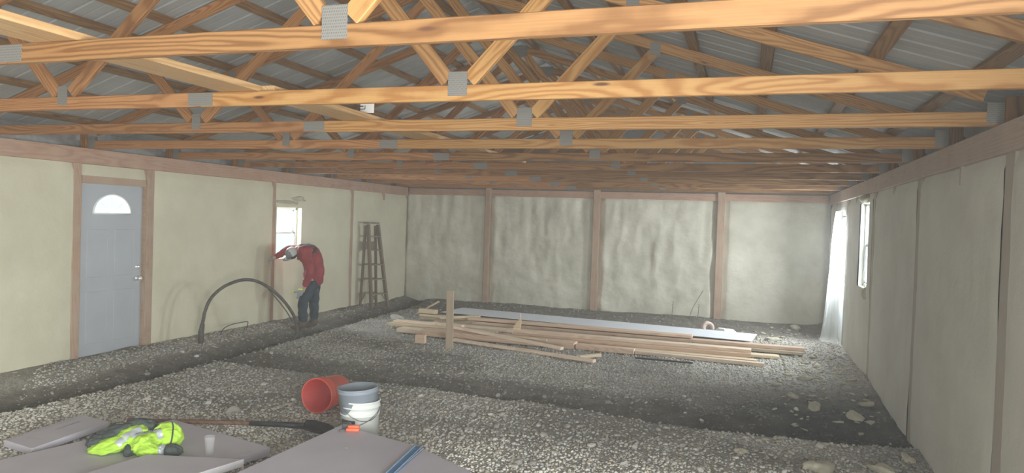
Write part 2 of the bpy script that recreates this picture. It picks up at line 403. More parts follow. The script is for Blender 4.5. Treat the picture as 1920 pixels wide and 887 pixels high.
def npmesh(name, co, fs, m):
    me = bpy.data.meshes.new(name); k = fs.shape[1]
    me.vertices.add(len(co)); me.vertices.foreach_set('co', np.ascontiguousarray(co, np.float32).ravel())
    me.loops.add(fs.size); me.loops.foreach_set('vertex_index', np.ascontiguousarray(fs, np.int32).ravel())
    me.polygons.add(len(fs)); me.polygons.foreach_set('loop_start', np.arange(0, fs.size, k, dtype=np.int32))
    me.update(calc_edges=True); me.validate(); me.materials.append(m)
    return me
FLOOR = build_floor()

def ico():
    bm = bmesh.new(); bmesh.ops.create_icosphere(bm, subdivisions=1, radius=1)
    v = np.array([x.co[:] for x in bm.verts]); f = np.array([[q.index for q in p.verts] for p in bm.faces]); bm.free()
    return v, f
IV, IF = ico()
def gravel():
    """crushed stone: past counting, one stuff object"""
    P = []
    for (y0, y1, dens, r0, r1) in ((3.0, 5.5, 1500, .006, .016), (5.5, 7.6, 1150, .007, .018), (7.6, 10.2, 800, .009, .020), (10.2, 14.2, 420, .011, .023)):
        n = int((XR-XL)*(y1-y0)*dens); x = rng.uniform(XL+.03, XR-.02, n); y = rng.uniform(y0, y1, n)
        keep = (x > -.86*y-2.2) & (x < .56*y+.6)
        s = soil(x, y); keep &= rng.random(n) > s*.88
        x, y = x[keep], y[keep]; r = r0+(r1-r0)*rng.random(len(x))**2.2
        P.append(np.stack([x, y, r], 1))
    P = np.concatenate(P); n = len(P)
    z = ground(P[:, 0], P[:, 1])+P[:, 2]*.25
    V = IV[None]*(1+.35*(rng.random((n, 12, 1))-.5))*P[:, None, 2:3]
    V = V*np.stack([rng.uniform(.8, 1.35, n), rng.uniform(.8, 1.2, n), rng.uniform(.5, .9, n)], 1)[:, None]
    a = rng.uniform(0, 6.28, n); ca, sa = np.cos(a)[:, None], np.sin(a)[:, None]
    tl = rng.uniform(-.5, .5, n)[:, None]
    x = V[..., 0]*ca-V[..., 1]*sa; y = V[..., 0]*sa+V[..., 1]*ca; zz = V[..., 2]+x*tl
    V = np.stack([x, y, zz], -1)+np.stack([P[:, 0], P[:, 1], z], 1)[:, None]
    Fs = (IF[None]+(np.arange(n)*12)[:, None, None]).reshape(-1, 3)
    me = npmesh('gravel', V.reshape(-1, 3), Fs, M['stone'])
    tone = rng.beta(2.2, 2.6, n)[:, None]; col = np.array([.34, .325, .29])*(1-tone)+np.array([.57, .555, .51])*tone
    warm = rng.normal(0, .02, n)[:, None]; col = col*np.array([1, 1, 1])+warm*np.array([1, .2, -.8])
    sl = soil(P[:, 0], P[:, 1])[:, None]; col = col*(1+.5*(1-sstep(4.9, 6.0, P[:, 1]))[:, None])*(1-.3*sl)*(1-.72*dark_band(P[:, 0], P[:, 1])[:, None])
    col = np.clip(np.concatenate([col, np.ones((n, 1))], 1), .02, 1)
    at = me.color_attributes.new('Col', 'FLOAT_COLOR', 'POINT'); at.data.foreach_set('color', np.repeat(col, 12, 0).astype(np.float32).ravel())
    print('pebbles', n)
    o = obj('gravel', me, FLOOR); return tag(o, kind='stuff')
gravel()
def rock_me(seed, m, sub=1, flat=.7, rough=.4):
    r = np.random.default_rng(seed); bm = bmesh.new(); bmesh.ops.create_icosphere(bm, subdivisions=sub, radius=1)
    ph = r.uniform(0, 6, (4, 3))
    for v in bm.verts:
        c = np.array(v.co); k = 1+rough*(sum(math.sin(2.2*c@p_+i) for i, p_ in enumerate(ph/3)))*.25+rough*.3*(r.random()-.5)
        v.co = (c[0]*k*1.15, c[1]*k, c[2]*k*flat)
    me = bpy.data.meshes.new('stone'); bm.to_mesh(me); bm.free(); me.materials.append(m); return me
def stones():
    ms = [rock_me(i, M['stone1'], 1, .65) for i in range(7)]
    n = 0
    while n < 290:
        y = 3.2+4.6*random.random()**1.3; x = random.uniform(max(XL+.2, -.84*y-1.), min(XR-.15, .5*y))
        s = float(soil(x, y))
        if random.random() < s*.7: continue
        if -5.3 < x < -1.6 and y < 5.2: continue
        r = random.uniform(.018, .034)
        o = obj('stone', ms[n % 7], FLOOR, (x, y, float(ground(x, y))+r*.3), (random.uniform(-.4, .4), random.uniform(-.4, .4), random.uniform(0, 6.28)))
        o.scale = (r, r*random.uniform(.75, 1.1), r*random.uniform(.8, 1.1)); n += 1
stones()

# ------------------------------------------------------------------ walls
def foam_grid(name, parent, m, fn, u0, u1, v0, v1, depth, amp, seed, holes=(), drip=0, step=.05, edge=.03):
    """sprayed foam between posts; fn(u, v, d) gives a world point, d positive into the room"""
    us = set(np.linspace(u0, u1, max(2, int((u1-u0)/step)+1)).round(4)); vs_ = set(np.linspace(v0, v1, max(2, int((v1-v0)/step)+1)).round(4))
    for (a, b, c, d) in holes: us |= {a, b}; vs_ |= {c, d}
    us = np.array(sorted(u for u in us if u0 <= u <= u1)); vs_ = np.array(sorted(v for v in vs_ if v0 <= v <= v1))
    U, V = np.meshgrid(us, vs_)
    D = depth+amp*1.3*fbm(U*1.3+seed, V*1.3, seed)+amp*.5*fbm(U*5, V*5, seed+3, 3)
    if drip: D = D+drip*(vnoise(U*6.5, V*1.5, seed+8)+.6*vnoise(U*11, V*3, seed+9))*sstep(v0+.3, v0+1.2, V)+drip*.9*fbm(U*3, V*3, seed+12)*(1-sstep(v0+.8, v0+1.7, V))
    ed = np.minimum(np.minimum(U-u0, u1-U), 9)
    D = D-edge*(1-sstep(0, .11, ed+.03*fbm(U*6, V*3, seed+4)))
    D = D-.03*(1-sstep(0, .10, v1-V))
    pts = [fn(u, v, d) for u, v, d in zip(U.ravel(), V.ravel(), D.ravel())]
    nx, ny = len(us), len(vs_); fs = []
    for j in range(ny-1):
        for i in range(nx-1):
            cu, cv = (us[i]+us[i+1])/2, (vs_[j]+vs_[j+1])/2
            if any(a < cu < b and c < cv < d for a, b, c, d in holes): continue
            fs.append((j*nx+i, j*nx+i+1, (j+1)*nx+i+1, (j+1)*nx+i))
    return obj(name, mesh(name, pts, fs, m, True), parent)
def hole_box(name, lo, hi, holes, axis, m):
    """siding slab (thin along `axis`) with rectangular holes, as one wall object; holes (u0,u1,z0,z1)"""
    ua = 1-axis; us = sorted({lo[ua], hi[ua]} | {h[0] for h in holes} | {h[1] for h in holes}); zs = sorted({lo[2], hi[2]} | {h[2] for h in holes} | {h[3] for h in holes})
    parts = []
    for i in range(len(us)-1):
        for j in range(len(zs)-1):
            cu, cz = (us[i]+us[i+1])/2, (zs[j]+zs[j+1])/2
            if any(h[0] < cu < h[1] and h[2] < cz < h[3] for h in holes): continue
            a = [0, 0, zs[j]]; b = [0, 0, zs[j+1]]; a[ua] = us[i]; b[ua] = us[i+1]; a[axis] = lo[axis]; b[axis] = hi[axis]
            parts.append(boxg(*[b[k]-a[k] for k in range(3)], 0, [(a[k]+b[k])/2 for k in range(3)]))
    return tag(obj(name, mesh(name, *join(parts), m)), kind='structure')
WD = .15   # foam depth in front of the siding
WIN1 = (9.66, 10.32, 1.06, 1.88); DOOR1 = (6.16, 7.06, -.1, 2.08); WIN2 = (9.72, 10.50, 1.08, 2.16); DOOR2 = (11.98, 12.90, -.1, 2.04)
SZ = 2.64; ADDED_BAY = (-2.15, 1.1, -.1, 2.2)  # unseen side bay, added to light the left wall and trusses
wl = hole_box('wall_left', (XL-.19, YB-.1, -.3), (XL-.15, YF+.3, SZ), [WIN1, DOOR1], 0, M['siding'])
wr = hole_box('wall_right', (XR+.15, YB-.1, -.3), (XR+.19, YF+.3, SZ), [WIN2, DOOR2, ADDED_BAY], 0, M['siding'])
RX, SL = -2.86, .325
def roofz(x): return 2.646+SL*((XR-x) if x > RX else (x-XL))   # top of the top chords
gz = [(XL-.15, -.3), (XR+.15, -.3), (XR+.15, 2.62), (RX, roofz(RX)+.02), (XL-.15, 2.62)]
gv = [(x, YF+.15, z) for x, z in gz]+[(x, YF+.19, z) for x, z in gz]
wf = tag(obj('wall_far', mesh('wall_far', gv, [(0, 1, 2, 3, 4), (9, 8, 7, 6, 5)]+[(i, 5+i, 5+(i+1) % 5, (i+1) % 5) for i in range(5)], M['siding'])), kind='structure')
fnL = lambda u, v, d: (XL-WD+d, u, v)
fnR = lambda u, v, d: (XR+WD-d, u, v)
fnF = lambda u, v, d: (u, YF+WD-d, v)
HB = 2.265
# left wall: posts, header, foam bays
LP = [(-.15, -.0), (2.3, 2.44), (4.2, 4.2), (6.02, 6.16), (7.06, 7.20), (9.535, 9.655), (11.87, 12.01)]
for a, b in ((-.15, -.01), (2.9, 3.04), (6.045, 6.145), (7.075, 7.185), (9.555, 9.635), (11.90, 11.985)):
    post('post', (XL-.14, a, -.05), (XL+.008, b, HB if b-a < .2 else HB), M['post'], wl)
hd = post('header_board', (XL-.05, YB, HB), (XL+.04, YF-.05, ZT), M['header'], wl, 1)
for n, (a, b, hs) in enumerate(((YB, -.15, ()), (-.01, 2.9, ()), (3.04, 6.045, ()), (7.185, 9.555, ()), (9.635, 11.90, (WIN1,)), (11.985, YF-.005, ()))):
    foam_grid('foam_panel', wl, M['foam_left'], fnL, a, b, -.02, HB+.01, WD+.012, .012, 40+n, holes=hs, edge=.012, step=.06 if b < 6 else .045)
foam_grid('foam_panel', wl, M['foam_left'], fnL, 6.145, 7.075, 2.13, HB+.01, WD-.01, .012, 60, edge=.015)
box('door_header', (XL-.12, 6.16, 2.05), (XL+.0, 7.06, 2.135), M['post'], wl, .004)
# right wall
for a, b in ((1.9, 2.06), (4.72, 4.88), (7.02, 7.16), (9.40, 9.53), (11.80, 11.94)):
    post('post', (XR-.002, a, -.05), (XR+.14, b, HB), M['post_grey'], wr)
post('header_board', (XR-.03, YB, HB), (XR+.05, YF-.05, ZT), M['header_grey'], wr, 1)
for n, (a, b, hs) in enumerate(((YB, -2.3, ()), (-2.3, 1.9, (ADDED_BAY,)), (2.06, 4.72, ()), (4.88, 7.02, ()), (7.16, 9.40, ()), (9.53, 11.80, (WIN2,)), (11.94, YF-.03, (DOOR2,)))):
    foam_grid('foam_panel', wr, M['foam_right'], fnR, a, b, -.02, HB+.01, WD+.012, .010, 80+n, holes=hs, edge=.008, step=.05)
for y in (5.75, 8.2, 10.9, 13.3):   # stub blocks under the right header, half buried in foam
    post('stub_block', (XR-.014, y, HB-.13), (XR+.1, y+.05, HB), M['post_grey'], wr)
post('stub_block', (XL-.1, 13.1, HB-.14), (XL+.03, 13.17, HB), M['post'], wl)
# far wall
for a, b in ((-5.285, -5.175), (-2.975, -2.845), (-.58, -.445)):
    post('post', (a, YF-.05, -.05), (b, YF+.12, ZT+.05), M['post'], wf)
box('header_board', (XL+.05, YF-.005, HB+.03), (XR-.05, YF+.035, ZT-.01), M['header'], wf, .004)
for n, (a, b) in enumerate(((XL-.08, -5.285), (-5.175, -2.975), (-2.845, -.58), (-.445, XR-.0))):
    foam_grid('foam_panel', wf, M['foam_far'], fnF, a, b, -.02, HB+.085, WD-.02 if n < 3 else WD-.005, .03 if n < 3 else .016, 100+n, drip=.045 if n in (1, 2) else (.03 if n == 0 else .006), edge=.05, step=.035)
# gable girts on the far wall above the ceiling line
for z in (2.75, 3.25, 3.75):
    hw = (roofz(RX)-z)/SL-.1
    member('girt', (RX-hw, YF+.13, z), (RX+hw, YF+.13, z), .089, .036, M['pine_old'], wf)
# back wall with the open end behind the camera
wb = hole_box('wall_back', (XL-.15, YB-.15, -.3), (XR+.15, YB-.1, 2.62), [(-2.5, .9, -.1, 2.35)], 1, M['foam_right'])
gb = [(XL-.15, 2.62), (XR+.15, 2.62), (RX, roofz(RX)+.02)]
obj('gable_sheet', mesh('gable_sheet', [(x, YB-.15, z) for x, z in gb]+[(x, YB-.1, z) for x, z in gb], [(0, 1, 2), (5, 4, 3), (0, 3, 4, 1), (1, 4, 5, 2), (2, 5, 3, 0)], M['siding']), wb)
og = tag(obj('ground_outside', mesh('ground_outside', [(-60, -50, -.32), (60, -50, -.32), (60, 70, -.32), (-60, 70, -.32)], [(0, 1, 2, 3)], M['outside'])), kind='structure')

# ------------------------------------------------------------------ roof
ceil = tag(obj('ceiling', mesh('ridge_cap', *join([boxg(YF-YB+.8, .16, .02, 0)]), M['roof'])), kind='structure')
ceil.rotation_euler = (0, 0, math.pi/2); ceil.location = (RX, (YF+YB)/2, roofz(RX)+.075)
def at_world(o, parent):
    o.parent = parent; o.matrix_parent_inverse = (Matrix.Translation(parent.location) @ parent.rotation_euler.to_matrix().to_4x4()).inverted(); return o
def roof_panel_me():
    w_, n = .914, 4; prof = []
    for i in range(n):
        x = i*w_/n; prof += [(x, 0), (x+.012, .008), (x+.026, .008), (x+.038, 0), (x+.12, 0), (x+.128, .0015), (x+.138, .0015), (x+.146, 0)]
    prof.append((w_, 0)); ln = 4.75
    vs = [(0, x, z) for x, z in prof]+[(ln, x, z) for x, z in prof]; k = len(prof)
    return mesh('roof_panel', vs, [(i, i+1, k+i+1, k+i) for i in range(k-1)], M['roof'])
rp = roof_panel_me(); ang = math.atan(SL)
y = YB-.3
while y < YF+.3:
    for s in (0, 1):
        o = obj('roof_panel', rp)
        if s == 0: o.matrix_basis = Matrix.Translation((RX, y, roofz(RX)+.042)) @ Matrix.Rotation(ang, 4, 'Y')
        else: o.matrix_basis = Matrix.Translation((RX, y+.914, roofz(RX)+.042)) @ Matrix.Rotation(math.pi, 4, 'Z') @ Matrix.Rotation(ang, 4, 'Y')
        at_world(o, ceil)
    y += .914
for d in (.22, .81, 1.40, 1.97, 2.36+.0, 2.95, 3.55, 4.10):
    for s in (1, -1):
        dd = d if s < 0 else d-.0
        x = RX+s*dd
        if s > 0: x = {.22: -2.64, .81: -2.05, 1.40: -1.55, 1.97: -1.05, 2.36: -.5, 2.95: .075, 3.55: .71, 4.10: 1.23}[d]
        nrm = Vector((SL*(1 if x > RX else -1), 0, 1)).normalized()
        c = Vector((x, 0, roofz(x)))+nrm*.019
        o = member('purlin', (c.x, YB-.2, c.z), (c.x, YF+.2, c.z), .038, .089, M['pine_old'], None, up=nrm)
        at_world(o, ceil)

# ------------------------------------------------------------------ trusses
A, B, S = -1.577, -4.51, -3.344     # bottom nodes and splice
TY = [2.492+1.256*i for i in range(10)]
def plate(par, x, z, wx, hz, both=True):
    for sy in ((-.0202, .0202) if both else (-.0202,)):
        obj('connector_plate', box_me(wx, .0022, hz, M['plate'], 0), par, (x, sy, z))
def make_truss(name, splice=S, mats=('pine', 'pine_red')):
    t = empty(name, (RX, 0, ZT)); X = lambda x: x-RX
    x0, x1 = XL-.12, XR+.12; xs = splice
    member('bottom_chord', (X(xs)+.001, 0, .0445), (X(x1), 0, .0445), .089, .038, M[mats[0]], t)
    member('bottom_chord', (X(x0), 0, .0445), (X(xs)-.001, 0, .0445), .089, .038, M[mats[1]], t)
    # top chords: lower edge runs from the heel to the ridge
    def zl(x): return 2.552-ZT+SL*((XR-x) if x > RX else (x-XL))
    cs = .047
    for xe, mt in ((XR+.3, 'pine_web'), (XL-.3, 'pine_red')):
        xh = XR-.09 if xe > 0 else XL+.09
        member('top_chord', (X(xh), 0, zl(xh)+cs), (0+(.002 if xe > 0 else -.002), 0, zl(RX)+cs), .089, .037, M[mt], t)
        xt = XR-.088 if xe > 0 else XL+.088
    for (xa, dx, ridge, xb, zb, mt) in ((A, 1, False, -.83, None, 'pine'), (A, -1, True, RX+.07, None, 'pine_web'), (B, 1, True, RX-.07, None, 'pine_red'), (B, -1, False, -5.2, None, 'pine_red')):
        zt = zl(xb)-.01
        member('web', (X(xa)+dx*.065, 0, .115), (X(xb), 0, zt), .089, .0355, M[mt], t)
    plate(t, X(A), .095, .115, .135); plate(t, X(B), .095, .085, .13)
    plate(t, X(xs), .0445, .19, .080)
    plate(t, X(-.82), zl(-.82)+.02, .09, .11); plate(t, X(-5.2), zl(-5.2)+.02, .09, .11)
    for xb in (XR+.055, XL-.055):     # upright block nailed beside each heel
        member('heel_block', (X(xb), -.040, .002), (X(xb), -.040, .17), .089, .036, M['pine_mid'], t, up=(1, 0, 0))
    plate(t, 0, zl(RX)+.01, .20, .14)
    plate(t, X(XR-.02), .075, .12, .13); plate(t, X(XL+.02), .075, .12, .13)
    return t
tr1 = make_truss('roof_truss', mats=('pine_mid', 'pine_red'))   # the nearest truss and the far ones get a darker, redder bottom chord
tr = make_truss('roof_truss')
TL = ['nearest roof truss, its pine bottom chord crossing the top of the view',
      'second roof truss from the camera, its bottom chord carrying a pale brace end',
      'third roof truss from the camera, heel plate showing above the right header',
      'fourth roof truss from the camera, between the third truss and the ones bunched behind',
      'fifth roof truss from the camera, above the wall left of the window',
      'sixth roof truss from the camera, just nearer than the left window and the bent worker',
      'seventh roof truss from the camera, above the bent worker',
      'eighth roof truss from the camera, third from the far wall',
      'ninth roof truss from the camera, second from the far wall',
      'tenth and farthest roof truss, right in front of the far wall']
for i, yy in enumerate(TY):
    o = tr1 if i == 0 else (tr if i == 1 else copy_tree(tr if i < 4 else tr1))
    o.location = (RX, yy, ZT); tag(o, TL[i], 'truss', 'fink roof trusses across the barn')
# long braces lying on the bottom chords
def brace(x, y0, y1, w_, m, label, dx=0, z=2.53):
    o = member('brace_board', (x, y0, z+.019), (x+dx, y1, z+.019), .038, w_, M[m], None)
    return tag(o, label, 'board', 'long braces laid on the truss chords')
brace(-3.05, .9, 3.765, .28, 'pine_pale', 'pale flat brace board on the two nearest truss chords, cut end showing on the second')
brace(-2.96, 3.775, 8.9, .28, 'pine_pale', 'long flat brace board running back from the second truss over the middle chords', .05)
brace(-3.0, 8.95, 14.1, .28, 'pine_old', 'farthest flat brace board, over the chords nearest the far wall')
# printed paper tag hanging at the third truss
tg = tag(obj('paper_tag', mesh('paper_tag', *boxg(.12, .002, .085, 0), M['paper'])), 'white printed paper tag stapled beside the brace behind the second chord', 'tag')
tg.location = (-2.86, 4.975, 2.625)
obj('print', mesh('print', *join([boxg(.05, .001, .006, 0, (-.045, 0, -.012)), boxg(.035, .001, .010, 0, (-.05, 0, .010)), boxg(.006, .001, .03, 0, (-.019, 0, .002))]), M['ink_black']), tg, (0, -.0016, 0))

# ------------------------------------------------------------------ left door (door_1)
d1 = tag(empty('door_1', (XL-.07, 6.61, .02)), kind='structure')
def fan_slab():
    """door slab 0.90 x 2.05 with a half-round light cut out of it"""
    w_, h, t = .896, 2.05, .044; cz, r = 1.69, .262; n = 24
    arc = [(r*math.cos(math.pi*i/n), cz+r*.86*math.sin(math.pi*i/n)) for i in range(n+1)]   # from +y to -y over the top
    parts = []
    def prism(poly):
        k = len(poly); vs = [(-t/2, y, z) for y, z in poly]+[(t/2, y, z) for y, z in poly]
        fs = [tuple(range(k)), tuple(range(2*k-1, k-1, -1))]+[(i, k+i, k+(i+1) % k, (i+1) % k) for i in range(k)]
        return vs, fs
    parts.append(prism([(-w_/2, 0), (w_/2, 0), (w_/2, cz), (-w_/2, cz)]))
    parts.append(prism([(r, cz), (w_/2, cz), (w_/2, h), (0, h)]+arc[:n//2+1][::-1][0:-1]))
    parts.append(prism([(-w_/2, cz), (-r, cz)]+arc[n//2:][::-1][1:]+[(0, h), (-w_/2, h)]))
    return join(parts), arc, cz, r
(slab, arc, cz, r_) = fan_slab()
obj('door_slab', mesh('door_slab', *slab, M['door']), d1)
k = len(arc); gvs = [(-.004, y, z) for y, z in arc]+[(.004, y, z) for y, z in arc]
gl = obj('fanlight_glass', mesh('fanlight_glass', gvs, [tuple(range(k)), tuple(range(2*k-1, k-1, -1))]+[(i, k+i, k+(i+1) % k, (i+1) % k) for i in range(k)], M['glass']), d1)
obj('fanlight_trim', mesh('fanlight_trim', *join([tube([(.026, y, z) for y, z in arc], .011, 8), tube([(.026, -r_, cz), (.026, r_, cz)], .011, 8)]), M['white_pvc'], True), d1)
for a_ in (45, 90, 135):
    c_, s_ = math.cos(math.radians(a_)), math.sin(math.radians(a_))
    obj('muntin', mesh('muntin', *tube([(.006, .09*c_, cz+.09*s_*.86), (.006, r_*c_, cz+r_*s_*.86)], .005, 6), M['white_pvc']), gl)
# embossed panel frames and hardware
for (y0, y1, z0, z1) in ((-.33, -.05, .18, .78), (.05, .33, .18, .78), (-.33, -.05, .95, 1.5), (.05, .33, .95, 1.5)):
    obj('panel_molding', mesh('panel_molding', *join([tube([(.022, y0, z0), (.022, y1, z0), (.022, y1, z1), (.022, y0, z1), (.022, y0, z0)], .0035, 6)]), M['door']), d1)
knob = lathe([(.0, .075), (.018, .074), (.028, .062), (.028, .050), (.018, .038), (.012, .030), (.012, .01), (.032, .008), (.032, 0)], 20)
dead = lathe([(0, .032), (.018, .032), (.022, .028), (.024, .010), (.033, .008), (.033, 0)], 20)
RY = Matrix.Rotation(math.pi/2, 4, 'Y')
tag(obj('door_knob', mesh('door_knob', *xf(knob, RY), M['chrome'], True), d1, (.022, .385, .90)), 'bright metal knob')
tag(obj('deadbolt', mesh('deadbolt', *xf(dead, RY), M['chrome'], True), d1, (.022, .385, 1.04)), 'bright metal deadbolt')
obj('threshold', mesh('threshold', *boxg(.12, .9, .05, 0), M['siding']), d1, (.0, 0, -.03))

# ------------------------------------------------------------------ windows
def sash_window(name, x, y0, y1, z0, z1, face):
    wn = tag(empty(name, (x, (y0+y1)/2, z0)), kind='structure'); w_, h = y1-y0, z1-z0; f = .035
    fr = [boxg(.09, f, h, 0, (0, -w_/2+f/2, h/2)), boxg(.09, f, h, 0, (0, w_/2-f/2, h/2)), boxg(.09, w_, f, 0, (0, 0, h-f/2)), boxg(.09, w_, f, 0, (0, 0, f/2))]
    obj('window_frame', mesh('window_frame', *join(fr), M['white_pvc']), wn)
    iw = w_-2*f; hh = (h-2*f)/2; s = .032
    for k, (zc, dx) in enumerate(((f+hh/2, .018*face), (f+1.5*hh, -.014*face))):
        sh = hh+.02
        p = [boxg(.028, s, sh, 0, (0, -iw/2+s/2, 0)), boxg(.028, s, sh, 0, (0, iw/2-s/2, 0)), boxg(.028, iw, s, 0, (0, 0, sh/2-s/2)), boxg(.028, iw, s, 0, (0, 0, -sh/2+s/2))]
        so = obj('sash', mesh('sash', *join(p), M['white_pvc']), wn, (dx, 0, zc))
        obj('pane', mesh('pane', *boxg(.006, iw-2*s+.01, sh-2*s+.01, 0), M['glass']), so)
    return wn
sash_window('window_1', XL-.12, *WIN1, 1)
sash_window('window_2', XR+.10, *WIN2, -1)
def reveal(parent, x0, x1, y0, y1, z0, z1, m, name='window_reveal', bottom=True):
    t = .015; p = [boxg(abs(x1-x0), t, z1-z0, 0, ((x0+x1)/2, y0-t/2, (z0+z1)/2)), boxg(abs(x1-x0), t, z1-z0, 0, ((x0+x1)/2, y1+t/2, (z0+z1)/2)), boxg(abs(x1-x0), y1-y0, t, 0, ((x0+x1)/2, (y0+y1)/2, z1+t/2))]
    if bottom: p.append(boxg(abs(x1-x0), y1-y0, t, 0, ((x0+x1)/2, (y0+y1)/2, z0-t/2)))
    return obj(name, mesh(name, *join(p), m), parent)
reveal(wl, XL-.17, XL+.01, *WIN1, M['foam_left'])
reveal(wr, XR-.0, XR+.17, *WIN2, M['foam_right'])
reveal(wr, XR-.0, XR+.17, *DOOR2, M['post_grey'], 'door_reveal', False)
reveal(wl, XL-.17, XL-.005, *DOOR1, M['post'], 'door_reveal', False)
# lumps of foam over the window heads
def lump(name, parent, c, s, m, seed):
    me = rock_me(seed, m, 3, 1, .5)
    for p in me.polygons: p.use_smooth = True
    o = obj(name, me, parent, c); o.scale = s; return o
lump('foam_lump', wl, (XL-.03, 9.98, 1.97), (.07, .30, .055), M['scrap'], 3)
lump('foam_lump', wl, (XL-.02, 10.2, 2.03), (.06, .22, .05), M['scrap'], 4)
lump('foam_lump', wr, (XR+.03, 10.1, 2.20), (.08, .30, .05), M['scrap'], 5)
lump('foam_lump', wr, (XR+.0, 9.80, 1.02), (.05, .07, .09), M['scrap'], 6)

# door_2: half-glazed door behind a hanging plastic sheet, ajar by a crack on the near side
d2 = tag(empty('door_2', (XR+.04, 12.45, .03)), kind='structure')
w_, h = .84, 1.98
fr = [boxg(.044, w_, .92, 0, (0, 0, .46)), boxg(.044, .1, h-.92, 0, (0, -w_/2+.05, .92+(h-.92)/2)), boxg(.044, .1, h-.92, 0, (0, w_/2-.05, .92+(h-.92)/2)), boxg(.044, w_, .12, 0, (0, 0, h-.06))]
obj('door_slab', mesh('door_slab', *join(fr), M['white_pvc']), d2)
obj('door_glass', mesh('door_glass', *boxg(.008, w_-.2, h-1.04, 0, (0, 0, .92+(h-1.04)/2)), M['glass']), d2)
def sheet():
    us = np.linspace(0, 1, 40); vs_ = np.linspace(0, 1, 50); pts = []
    for v in vs_:
        for u in us:
            y = 11.93+u*(.72+.62*(1-v)); z = .03+v*2.07
            bel = .035+((.13+.10*(1-v)**6)*math.sin(math.pi*min(1, u*1.15))**1.0*(1-v)**.6+.035*math.sin(math.pi*u))*(.4+.6*u)
            bel += .018*math.sin(u*19+v*3)*(1-v*.5)+.012*math.sin(u*41-v*5)
            pts.append((XR-.03-bel, y, z+.01*math.sin(u*9)*(v > .9)))
    n = len(us); fs = [(j*n+i, j*n+i+1, (j+1)*n+i+1, (j+1)*n+i) for j in range(len(vs_)-1) for i in range(n-1)]
    o = obj('plastic_sheet', mesh('plastic_sheet', pts, fs, M['sheet'], True))
    so = o.modifiers.new('thickness', 'SOLIDIFY'); so.thickness = .001
    return tag(o, 'milky plastic sheet hanging over the bright doorway in the right wall', 'plastic sheet')
sheet()

# ------------------------------------------------------------------ hose and loose wire by the left wall
hp = [(-6.708, 7.59, .0), (-6.708, 7.592, .223), (-6.695, 7.612, .361), (-6.686, 7.627, .464), (-6.655, 7.675, .615), (-6.600, 7.765, .735), (-6.525, 7.885, .820), (-6.432, 8.033, .869), (-6.337, 8.186, .85), (-6.238, 8.345, .749), (-6.144, 8.496, .594), (-6.072, 8.611, .423), (-6.033, 8.674, .282), (-6.018, 8.697, .129), (-6.035, 8.68, .03), (-6.12, 8.60, -.03), (-6.3, 8.45, -.045)]
hs = tag(obj('hose', mesh('hose', *tube(spline(hp, 6), .021, 12), M['hose'], True)), 'thick black hose standing in a tall arch on the gravel by the left wall', 'hose')
obj('wrap', mesh('wrap', *tube([(-6.708, 7.59, -.02), (-6.708, 7.592, .2), (-6.70, 7.605, .31)], [.036, .036, .028], 12), M['hose'], True), hs)
tl_ = [(-6.25, 8.33, .745), (-6.226, 8.365, .690), (-6.166, 8.47, .552), (-6.103, 8.57, .397), (-6.062, 8.63, .27)]
obj('tracer_line', mesh('tracer_line', *tube(spline(tl_, 6), .008, 8), M['hose'], True), hs)
lw = [(-6.9, 8.17, .0), (-6.9, 8.181, .069), (-6.9, 8.252, .15), (-6.9, 8.415, .185), (-6.9, 8.60, .19), (-6.9, 8.734, .185), (-6.9, 8.755, .161), (-6.88, 8.70, .08), (-6.86, 8.645, .0)]
tag(obj('wire', mesh('wire', *tube(spline(lw, 5), .006, 8), M['black'], True)), 'thin black wire bent into a low loop on the rubble beside the arched hose', 'wire')

# ------------------------------------------------------------------ step ladder
def ladder():
    lad = tag(empty('step_ladder', (-6.82, 12.36, .0)), 'weathered wooden step ladder standing against the left wall near the corner', 'ladder')
    O = Vector((-6.82, 12.36, 0)); g = .03
    fb = [Vector((-6.775, 12.16, g)), Vector((-6.615, 12.50, g))]; ft = [Vector((-6.90, 12.17, 1.63)), Vector((-6.80, 12.36, 1.63))]
    bb = [Vector((-7.045, 12.20, g)), Vector((-6.88, 12.53, g))]; bt = [Vector((-6.97, 12.20, 1.60)), Vector((-6.87, 12.39, 1.60))]
    fd = Vector((1, -.25, 0)).normalized()
    for a, b in zip(fb, ft): member('front_rail', a-O, b-O, .07, .045, M['ladder'], lad, up=fd)
    for a, b in zip(bb, bt): member('rear_rail', a-O, b-O, .05, .035, M['ladder'], lad, up=fd)
    for z in (.30, .58, .86, 1.14, 1.40):
        t = (z-g)/1.6; a = fb[0].lerp(ft[0], t); b = fb[1].lerp(ft[1], t)
        st = member('step', a-O, b-O, .024, .085, M['ladder'], lad)
        if z in (.30,):
            pass
    for z in (.30, .58, .86):
        t = (z-g)/1.57; a = bb[0].lerp(bt[0], t); b = bb[1].lerp(bt[1], t)
        member('rear_rung', a-O, b-O, .03, .02, M['ladder'], lad)
    for k in (0, 1):   # raking braces under the lowest step
        t = (.30-g)/1.6; a = fb[k].lerp(ft[k], .05); m_ = fb[0].lerp(ft[0], t).lerp(fb[1].lerp(ft[1], t), .30 if k == 0 else .70)
        member('knee_brace', a-O, m_-O, .02, .012, M['ladder'], lad)
        m2 = bb[0].lerp(bt[0], t).lerp(bb[1].lerp(bt[1], t), .30 if k == 0 else .70)
        member('knee_brace', bb[k].lerp(bt[k], .05)-O, m2-O, .02, .012, M['ladder'], lad)
    tc_ = (ft[0]+ft[1]+bt[0]+bt[1])/4-O
    o = obj('top_cap', box_me(.15, .25, .03, M['ladder']), lad, (tc_.x, tc_.y, 1.655)); o.rotation_euler = (0, 0, -.48)
    member('pail_shelf', bb[0].lerp(bt[0], .76)-O, bb[1].lerp(bt[1], .76)-O, .15, .02, M['ladder'], lad)
ladder()

